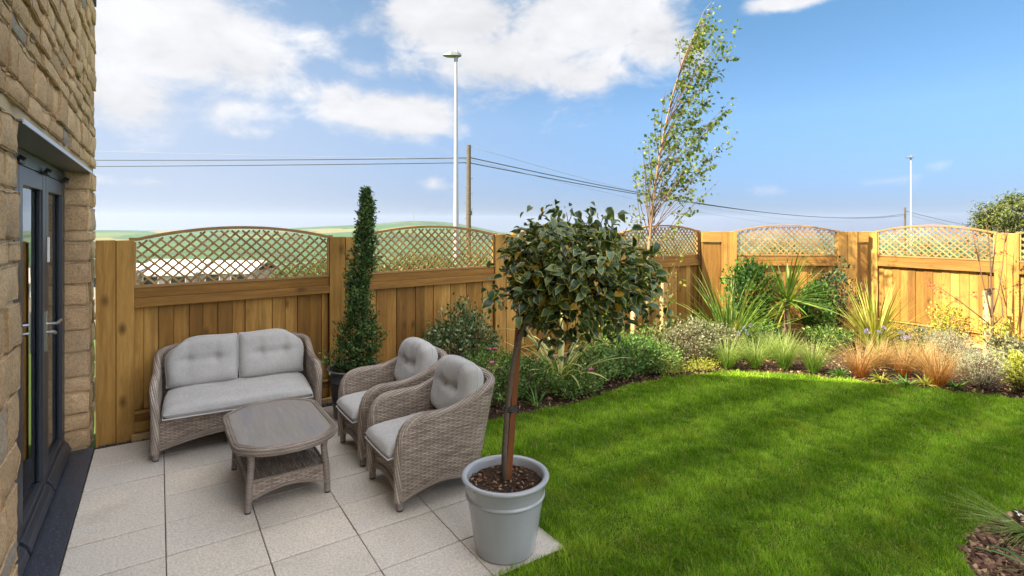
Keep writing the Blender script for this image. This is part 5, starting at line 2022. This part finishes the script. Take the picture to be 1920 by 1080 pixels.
    # thin low growth near the stake
    for k in range(26):
        a = at3(1214, 640, D0); b = at3(rs.uniform(1195, 1285), rs.uniform(470, 640), D0 - rs.uniform(0, .5))
        mb.tube([L(a), L(a.lerp(b, .5) + Vector((0, 0, .06))), L(b)], [.003, .002, .001], 4)
        for q in range(7):
            p = a.lerp(b, rs.uniform(.55, 1.02)) + Vector((rs.gauss(0, .03), rs.gauss(0, .03), rs.gauss(0, .03)))
            P.append(tuple(L(p))); A.append((rs.gauss(0, .5), rs.gauss(0, .5), -.4)); N.append(tuple(rdir(1, .3)[0]))
    mb.build('branches', 'twig_brown', root, smooth=True)
    n = len(P)
    sz = rng.uniform(.038, .062, n)
    leaves('crown', P, A, N, sz, sz * .78, 'birch_leaf', root, simple_=True, fold=.1, curl=.1)


birch()


def round_stake(label, px, ptop, pbot, D, rad, mat='pale_stake'):
    a, b = at3(px, pbot, D), at3(px, ptop, D)
    b = Vector((a.x, a.y, b.z))
    o = thing('round_stake', label, 'stake', (a.x, a.y, 0))
    mb = MB()
    mb.tube([(0, 0, -.03), (0, 0, (b.z) * .5), (0, 0, b.z - .012), (0, 0, b.z)], [rad, rad, rad, rad * .86], 14)
    mb.build('stake_pole', mat, o, smooth=True, angle=40)
    return o


s1 = round_stake('round timber stake standing between birch and grey shrub', 1241, 531, 660, 7.2, .030)
s2 = round_stake('round timber stake seen under the lollipop tree crown', 1187, 575, 660, 7.0, .030)
mb = MB()
p = s1.location
q = Vector((*at(1213, 7.14), 0))
dz = 1.02
mb.tube([(0, 0, dz - .09), (q.x - p.x, q.y - p.y, dz - .10)], .006, 6)
mb.build('tie_strap', 'cable_grey', s1)
s3 = round_stake('round timber stake holding up the acer', 1851, 545, 660, 7.05, .046)
mb = MB()
mb.box((-.12, -.006, .868), (.10, -.052, .885), 0)
mb.build('tie_strap', 'black_plastic', s3)


def acer():
    D0 = 7.0
    base = Vector((*at(1861, D0), 0))
    root = thing('acer_tree', 'nearly bare young acer with a few red leaves by the sunlit fence', 'tree', base)
    L = lambda p: Vector(p) - base
    mb = MB()
    rs = random.Random(4)
    lines = [[(1861, 668), (1861, 600), (1859, 545), (1857, 490), (1853, 440), (1848, 418)],
             [(1861, 605), (1850, 560), (1838, 505), (1833, 450), (1829, 420)],
             [(1861, 590), (1872, 550), (1880, 500), (1884, 450), (1886, 428)],
             [(1860, 612), (1830, 588), (1800, 565), (1770, 545), (1758, 538)],
             [(1858, 520), (1864, 480), (1868, 440), (1872, 425)],
             [(1861, 610), (1880, 592), (1878, 560), (1868, 540)],
             [(1836, 490), (1826, 450), (1822, 425)], [(1884, 455), (1892, 430)]]
    P, A, N = [], [], []
    for i, ln in enumerate(lines):
        off = rs.uniform(-.12, .12)
        pts = [at3(x, y, D0 + off * k / len(ln)) for k, (x, y) in enumerate(ln)]
        if i == 0: pts[0].z = -.02
        r0 = .017 if i == 0 else .0085
        mb.tube([L(p) for p in pts], [r0 - (r0 - .0022) * k / (len(pts) - 1) for k in range(len(pts))], 7)
        for k in range(1, len(pts)):
            for s in range(2):
                a = pts[k - 1].lerp(pts[k], rs.random())
                b = a + Vector((rs.gauss(0, .05), rs.gauss(0, .06), rs.uniform(.01, .08)))
                mb.tube([L(a), L(b)], [.0026, .0012], 4)
    for (x, y, n) in ((1752, 535, 14), (1762, 548, 12), (1770, 556, 8), (1828, 555, 9), (1835, 548, 7), (1868, 475, 10), (1880, 470, 6), (1830, 440, 8), (1884, 445, 6), (1850, 470, 4), (1740, 533, 5)):
        for k in range(n):
            c = at3(x, y, D0 + rs.uniform(-.05, .05)) + Vector((rs.gauss(0, .025), rs.gauss(0, .03), rs.gauss(0, .02)))
            P.append(tuple(L(c))); A.append((rs.gauss(0, .6), rs.gauss(0, .6), -.3)); N.append(tuple(rdir(1)[0]))
    mb.build('trunk', 'twig_brown', root, smooth=True)
    leaves('crown', P, A, N, .040, .018, 'red_leaf', root, simple_=True)


acer()


# --- plants on the near bed cut into the lawn
def near_bed():
    o = tuft('sword_plant', 'broad green sword leaves arching over the near bark bed', Vector((3.66, .74, 0)), 8, .40, .026, 'laurel_leaf', 'plant', (.5, 1.0), (.7, 1.3), .03, az=(2.6, .45))
    tuft('sedge_tuft', 'fine brown green sedge sprawling over the near bark bed', Vector((4.12, .88, 0)), 150, .42, .004, 'tussock_blade', 'grass clump', (.12, .7), (.2, .8), .06, az=(2.6, .6))
    rs = random.Random(2)
    for k in range(9):
        x, y = rs.uniform(3.5, 4.3), rs.uniform(.7, 1.0)
        P = [(0, 0, .01)] * 3
        A = [tuple(rdir(1)[0] * np.array([1, 1, .2])) for _ in range(3)]
        o = leaves('fallen_petal', P, A, [(0, 0, 1)] * 3, .030, .012, 'petal_white', None, simple_=True)
        o.location = (x, y, .012)
        setp(o, 'white petal fallen on the near bark bed', 'petal', 'white petals on the near bed')


near_bed()


# ------------------------------------------------------------------ beyond the fence
def tz(p):
    return ground_z(p[0], p[1])


HB = 'hedge bushes beyond the fence'
hb = [(640, 12.5, 488, 1.0, 'hedge bush seen through the trellis beside the conifer'), (725, 12.5, 492, 1.0, 'hedge bush seen through the second trellis panel near the conifer'), (800, 13, 480, 1.1, 'hedge bush behind the second trellis panel, left of the lamp post'),
      (885, 13, 484, 1.1, 'hedge bush seen through the trellis behind the utility pole'), (560, 14, 500, 1.0, 'hedge bush seen through the end of the first trellis panel'),
      (980, 13.5, 474, 1.2, 'hedge bush hidden mostly behind the lollipop crown'), (1090, 14, 470, 1.2, 'hedge bush behind the third trellis panel'),
      (1185, 14, 466, 1.2, 'hedge bush seen through the trellis left of the birch'), (1270, 14, 468, 1.2, 'hedge bush seen through the trellis right of the birch'),
      (1395, 14, 478, 1.1, 'low hedge bush seen through the edge of the corner trellis'), (1470, 14, 452, 1.3, 'taller hedge bush seen through the middle of the corner trellis'),
      (1545, 14, 474, 1.2, 'hedge bush seen through the far edge of the corner trellis'), (1665, 14, 478, 1.2, 'hedge bush behind the distant lamp post'),
      (1745, 14, 458, 1.5, 'taller hedge bush seen through the sunlit trellis'), (1830, 14, 462, 1.4, 'hedge bush seen through the trellis behind the acer'), (1920, 14, 455, 1.4, 'hedge bush beyond the fence at the frame edge')]
for i, (x, D, yt, wd, lab) in enumerate(hb):
    X, Y = at(x, D)
    zt = EYE - (yt - HZ) / FPX * D
    zb = tz((X, Y))
    shrub('hedge_bush', lab, Vector((X, Y, zb)), (wd * .85, wd * .6, zt - zb), 210, 14, .085, 'hedge_leaf', 'bush', group=HB, spread=.085, lump=.5, stems=False, seed=50 + i)


def far_tree():
    D = 24.0
    X, Y = at(1903, D)
    zb = tz((X, Y))
    root = thing('hawthorn_tree', 'rounded windswept tree above the sunlit fence', 'tree', (X, Y, zb))
    rs = random.Random(77)
    cz = EYE - (422 - HZ) / FPX * D - zb
    mb = MB()
    mb.tube([(0, 0, -.1), (.05, 0, cz * .5), (.15, 0, cz * .85)], [.16, .13, .08], 10)
    P, A, N = [], [], []
    # flat-bottomed dome, lobed, pushed towards the frame edge by the wind
    def crown_r(v):
        return 1 + .22 * math.sin(v.x * 7 + v.z * 5) * math.cos(v.y * 6) + .10 * math.sin(v.z * 13 + v.x * 9)
    for k in range(620):
        v = Vector((rs.gauss(0, 1), rs.gauss(0, 1), abs(rs.gauss(0, 1)) * 1.0 - .25)).normalized()
        r = crown_r(v) * rs.uniform(.45, 1.0) ** .5
        c = Vector((v.x * 1.75 * r * CY + .15, v.y * 1.5 * r, cz + v.z * 1.30 * r))
        if k % 9 == 0:
            mb.tube([(.12, 0, cz * .7), c * .6 + Vector((0, 0, cz * .3)), c], [.05, .03, .012], 5)
        for q in range(17):
            d = Vector((.8 + rs.gauss(0, .5), rs.gauss(0, .6), .3 + rs.gauss(0, .5)))
            P.append(tuple(c + Vector((rs.gauss(0, .13), rs.gauss(0, .12), rs.gauss(0, .07)))))
            A.append(tuple(d)); N.append((v.x * .5 + rs.gauss(0, .4), v.y * .5 + rs.gauss(0, .4), .8))
    mb.build('trunk', 'bark_grey', root, smooth=True)
    n = len(P)
    sz = rng.uniform(.09, .17, n)
    leaves('crown', P, A, N, sz, sz * .45, 'hawthorn_leaf', root, simple_=True)


far_tree()


def lamp_post(label, px, D, ytop, width_px, group='street lamps'):
    X, Y = at(px, D)
    zb = tz((X, Y)); zt = EYE - (ytop - HZ) / FPX * D
    H = zt - zb
    root = thing('street_lamp', label, 'street lamp', (X, Y, zb), -YAW, group)
    r1, r0 = width_px[0] * D / FPX / 2, width_px[1] * D / FPX / 2
    mb = MB()
    zs = EYE + (418 - 280) / FPX * D - zb
    mb.tube([(0, 0, -.3), (0, 0, H * .35), (0, 0, H * .7), (0, 0, H - .12)], [r0 * 1.12, r0 * .93, r0 * .45 + r1 * .55, r1], 16)
    mb.build('post', 'galvanised', root, smooth=True, angle=40)
    mb = MB()
    k = 1.0
    mb.tube([(0, 0, H - .14), (0, 0, H + .02)], [r1 * 1.5, r1 * 1.5], 14)
    mb.build('collar', 'lamp_head_grey', root, smooth=True, angle=40)
    # wedge shaped lantern reaching to one side
    V = []
    for (x, w, zl, zh) in ((.16, .07, .02, .07), (.06, .13, .0, .12), (-.15, .15, .0, .11), (-.34, .11, .015, .06), (-.40, .06, .03, .05)):
        V += [(x, -w, H + zl), (x, w, H + zl), (x, w * .8, H + zh), (x, -w * .8, H + zh)]
    F = []
    for i in range(4):
        for q in range(4):
            q2 = (q + 1) % 4
            F.append((i * 4 + q, i * 4 + q2, (i + 1) * 4 + q2, (i + 1) * 4 + q))
    F += [(3, 2, 1, 0), (16, 17, 18, 19)]
    mb = MB()
    mb.add(V, F)
    hd = mb.build('lantern', 'lamp_head_grey', root, bevel=.01)
    mb = MB()
    mb.box((-.28, -.09, H - .008), (-.02, .09, H - .001), 0)
    mb.build('lens', 'lamp_lens', hd)
    mb = MB()
    mb.tube([(.02, 0, H + .115), (.02, 0, H + .17)], [.04, .036], 12)
    mb.build('photocell', 'galvanised', root, smooth=True, angle=40)
    return root


lamp_post('tall white street lamp post beside the timber utility pole', 855, 16.0, 106, (4.8, 10.5))
lamp_post('distant slim street lamp above the sunlit trellis', 1708, 40.0, 296, (2.5, 3.9))


def utility_pole(label, px, D, ytop, wpx, steps=True):
    X, Y = at(px, D)
    zb = tz((X, Y)); zt = EYE - (ytop - HZ) / FPX * D
    H = zt - zb
    root = thing('utility_pole', label, 'utility pole', (X, Y, zb), -YAW, 'timber utility poles')
    r = wpx * D / FPX / 2
    mb = MB()
    mb.tube([(-.02 * H / 6, 0, -.3), (0, 0, H)], [r * 1.25, r * .95], 14)
    mb.build('pole', 'pole_wood', root, smooth=True, angle=40)
    if steps:
        mb = MB()
        for k in range(6):
            z = H - 2.2 - k * .5 - (k % 2) * .1
            mb.tube([(-.26 if k % 2 else .26, 0, z), (0, 0, z)], .016, 6)
        for z in (H - .78, H - 1.12):
            mb.tube([(-.24, 0, z - .1), (-.1, 0, z), (.1, 0, z), (.24, 0, z - .1)], .03, 6)
        mb.box((.12, -.08, H - 4.6), (.22, .08, H - 4.3))
        mb.build('step_irons', 'cable_black', root)
    return root


utility_pole('weathered timber utility pole next to the white lamp post', 879, 35.0, 272, 8.5)
utility_pole('far small timber utility pole beside the distant street lamp', 1697, 110.0, 389, 3.2, False)


def cable(label, a, b, sag, rad, mat='cable_black'):
    o = thing('overhead_cable', label, 'cable', tuple(a), group='overhead cables')
    mb = MB()
    pts = []
    for k in range(41):
        t = k / 40
        p = Vector(a).lerp(Vector(b), t)
        p.z -= sag * 4 * t * (1 - t)
        pts.append(p - Vector(a))
    mb.tube(pts, rad, 6)
    mb.build('wire', mat, o, smooth=True)


P1 = 35.0
cable('upper of the two thick cables running from the pole to the house', at3(878, 296, P1), at3(-500, 292, P1), .22, .030)
cable('lower of the two thick cables running from the pole to the house', at3(878, 305, P1), at3(-500, 312, P1), .12, .030)
cable('thin pale cable above the two thick ones', at3(878, 299, P1), at3(-500, 262, P1), .12, .014, 'cable_grey')
cable('uppermost thick cable sagging from the near pole to the far pole', at3(884, 296, P1), at3(1696, 401, 110), 2.1, .034)
cable('lower thick cable sagging from the near pole to the far pole', at3(884, 306, P1), at3(1696, 404, 110), 1.75, .034)
cable('thin cable falling from the top of the near pole', at3(884, 275, P1), at3(1696, 399, 110), 3.2, .014, 'cable_grey')
cable('thin lowest cable dropping below the others beyond the birch', at3(884, 300, P1), at3(1560, 428, 80), .9, .013, 'cable_grey')
cable('upper cable leaving the far pole over the sunlit trellis', at3(1698, 396, 110), at3(1900, 438, 150), .35, .045)
cable('lower cable leaving the far pole over the sunlit trellis', at3(1698, 401, 110), at3(1850, 436, 150), .3, .040, 'cable_grey')


def bungalow(label, x0, x1, D, yr, ye, yw):
    X0, Y0 = at(x0, D); X1, Y1 = at(x1, D)
    w = math.hypot(X1 - X0, Y1 - Y0)
    ang = math.atan2(Y1 - Y0, X1 - X0)
    zr, ze = EYE - (yr - HZ) / FPX * (D + 2), EYE - (ye - HZ) / FPX * D
    zb = min(tz((X0, Y0)), tz((X1, Y1))) - .4
    root = thing('bungalow', label, 'house', (X0, Y0, zb), ang, 'pale roofed bungalows beyond the fence')
    mb = MB()
    mb.box((.1, 0, 0), (w - .1, 4, ze - zb - .02))
    mb.build('wall', 'house_wall', root)
    mb = MB()
    e, r_ = ze - zb, zr - zb
    V = [(-.05, -.3, e), (w + .05, -.3, e), (w + .05, 2, r_), (-.05, 2, r_), (w + .05, 4.3, e), (-.05, 4.3, e)]
    V += [(p[0], p[1], p[2] - .12) for p in V]
    mb.add(V, [(0, 1, 2, 3), (3, 2, 4, 5), (7, 6, 9, 8), (8, 9, 11, 10), (0, 6, 7, 1), (5, 4, 10, 11), (1, 7, 8, 2), (2, 8, 10, 4), (0, 3, 9, 6), (3, 5, 11, 9)])
    mb.build('roof', 'roof_pale', root)
    for k in range(2):
        mb = MB()
        xa = w * (.14 + .45 * k)
        mb.box((xa, -.03, e - .95), (xa + w * .26, -.005, e - .18))
        wn = mb.build('window', 'white_upvc', root)
        mb = MB()
        mb.box((xa + .06, -.045, e - .9), (xa + w * .26 - .06, -.031, e - .23))
        mb.build('pane', 'window_dark', wn)
    return root


bungalow('pale roofed bungalow seen through the trellis nearest the house wall', 150, 246, 36, 494, 514, 530)
bungalow('pale roofed bungalow in the middle of the row seen through the trellis', 252, 366, 37, 486, 513, 530)
bungalow('pale roofed bungalow at the end of the row, closest to the hedge', 370, 476, 37.5, 488, 509, 528)


def mast():
    D = 2480.0
    X, Y = at(776, D)
    zb = tz((X, Y)); zt = EYE - (391 - HZ) / FPX * D
    H = zt - zb
    root = thing('radio_mast', 'thin lattice radio mast on the crest of the far hill', 'mast', (X, Y, zb))
    mb = MB()
    for k in range(3):
        a = 2 * PI * k / 3
        mb.tube([(math.cos(a) * 5.0, math.sin(a) * 5.0, -2), (math.cos(a) * .8, math.sin(a) * .8, H)], .42, 6)
    for j in range(9):
        z = H * j / 9; r = 5 - 4.2 * z / H; z2 = H * (j + 1) / 9; r2 = 5 - 4.2 * z2 / H
        for k in range(3):
            a, b = 2 * PI * k / 3, 2 * PI * (k + 1) / 3
            mb.tube([(math.cos(a) * r, math.sin(a) * r, z), (math.cos(b) * r2, math.sin(b) * r2, z2)], .2, 5)
    mb.build('lattice_tower', 'cable_grey', root)


mast()


# ------------------------------------------------------------------ far air
def haze():
    mb = MB()
    S = 5300
    mb.box((-S, -S, -97), (S, S, 75))
    m = bpy.data.materials.new('far_air')
    m.use_nodes = True
    nt = m.node_tree
    nt.nodes.clear()
    out = nt.nodes.new('ShaderNodeOutputMaterial')
    v = nd(nt, 'ShaderNodeVolumePrincipled', {'Color': (.66, .77, 1.0), 'Density': HAZE, 'Anisotropy': .2})
    nt.links.new(v.outputs[0], out.inputs['Volume'])
    MATS['far_air'] = m
    o = mb.build('haze', 'far_air')
    o['kind'] = 'stuff'
    o['label'] = 'thin blue haze over the far hills'


HAZE = .00010
haze()
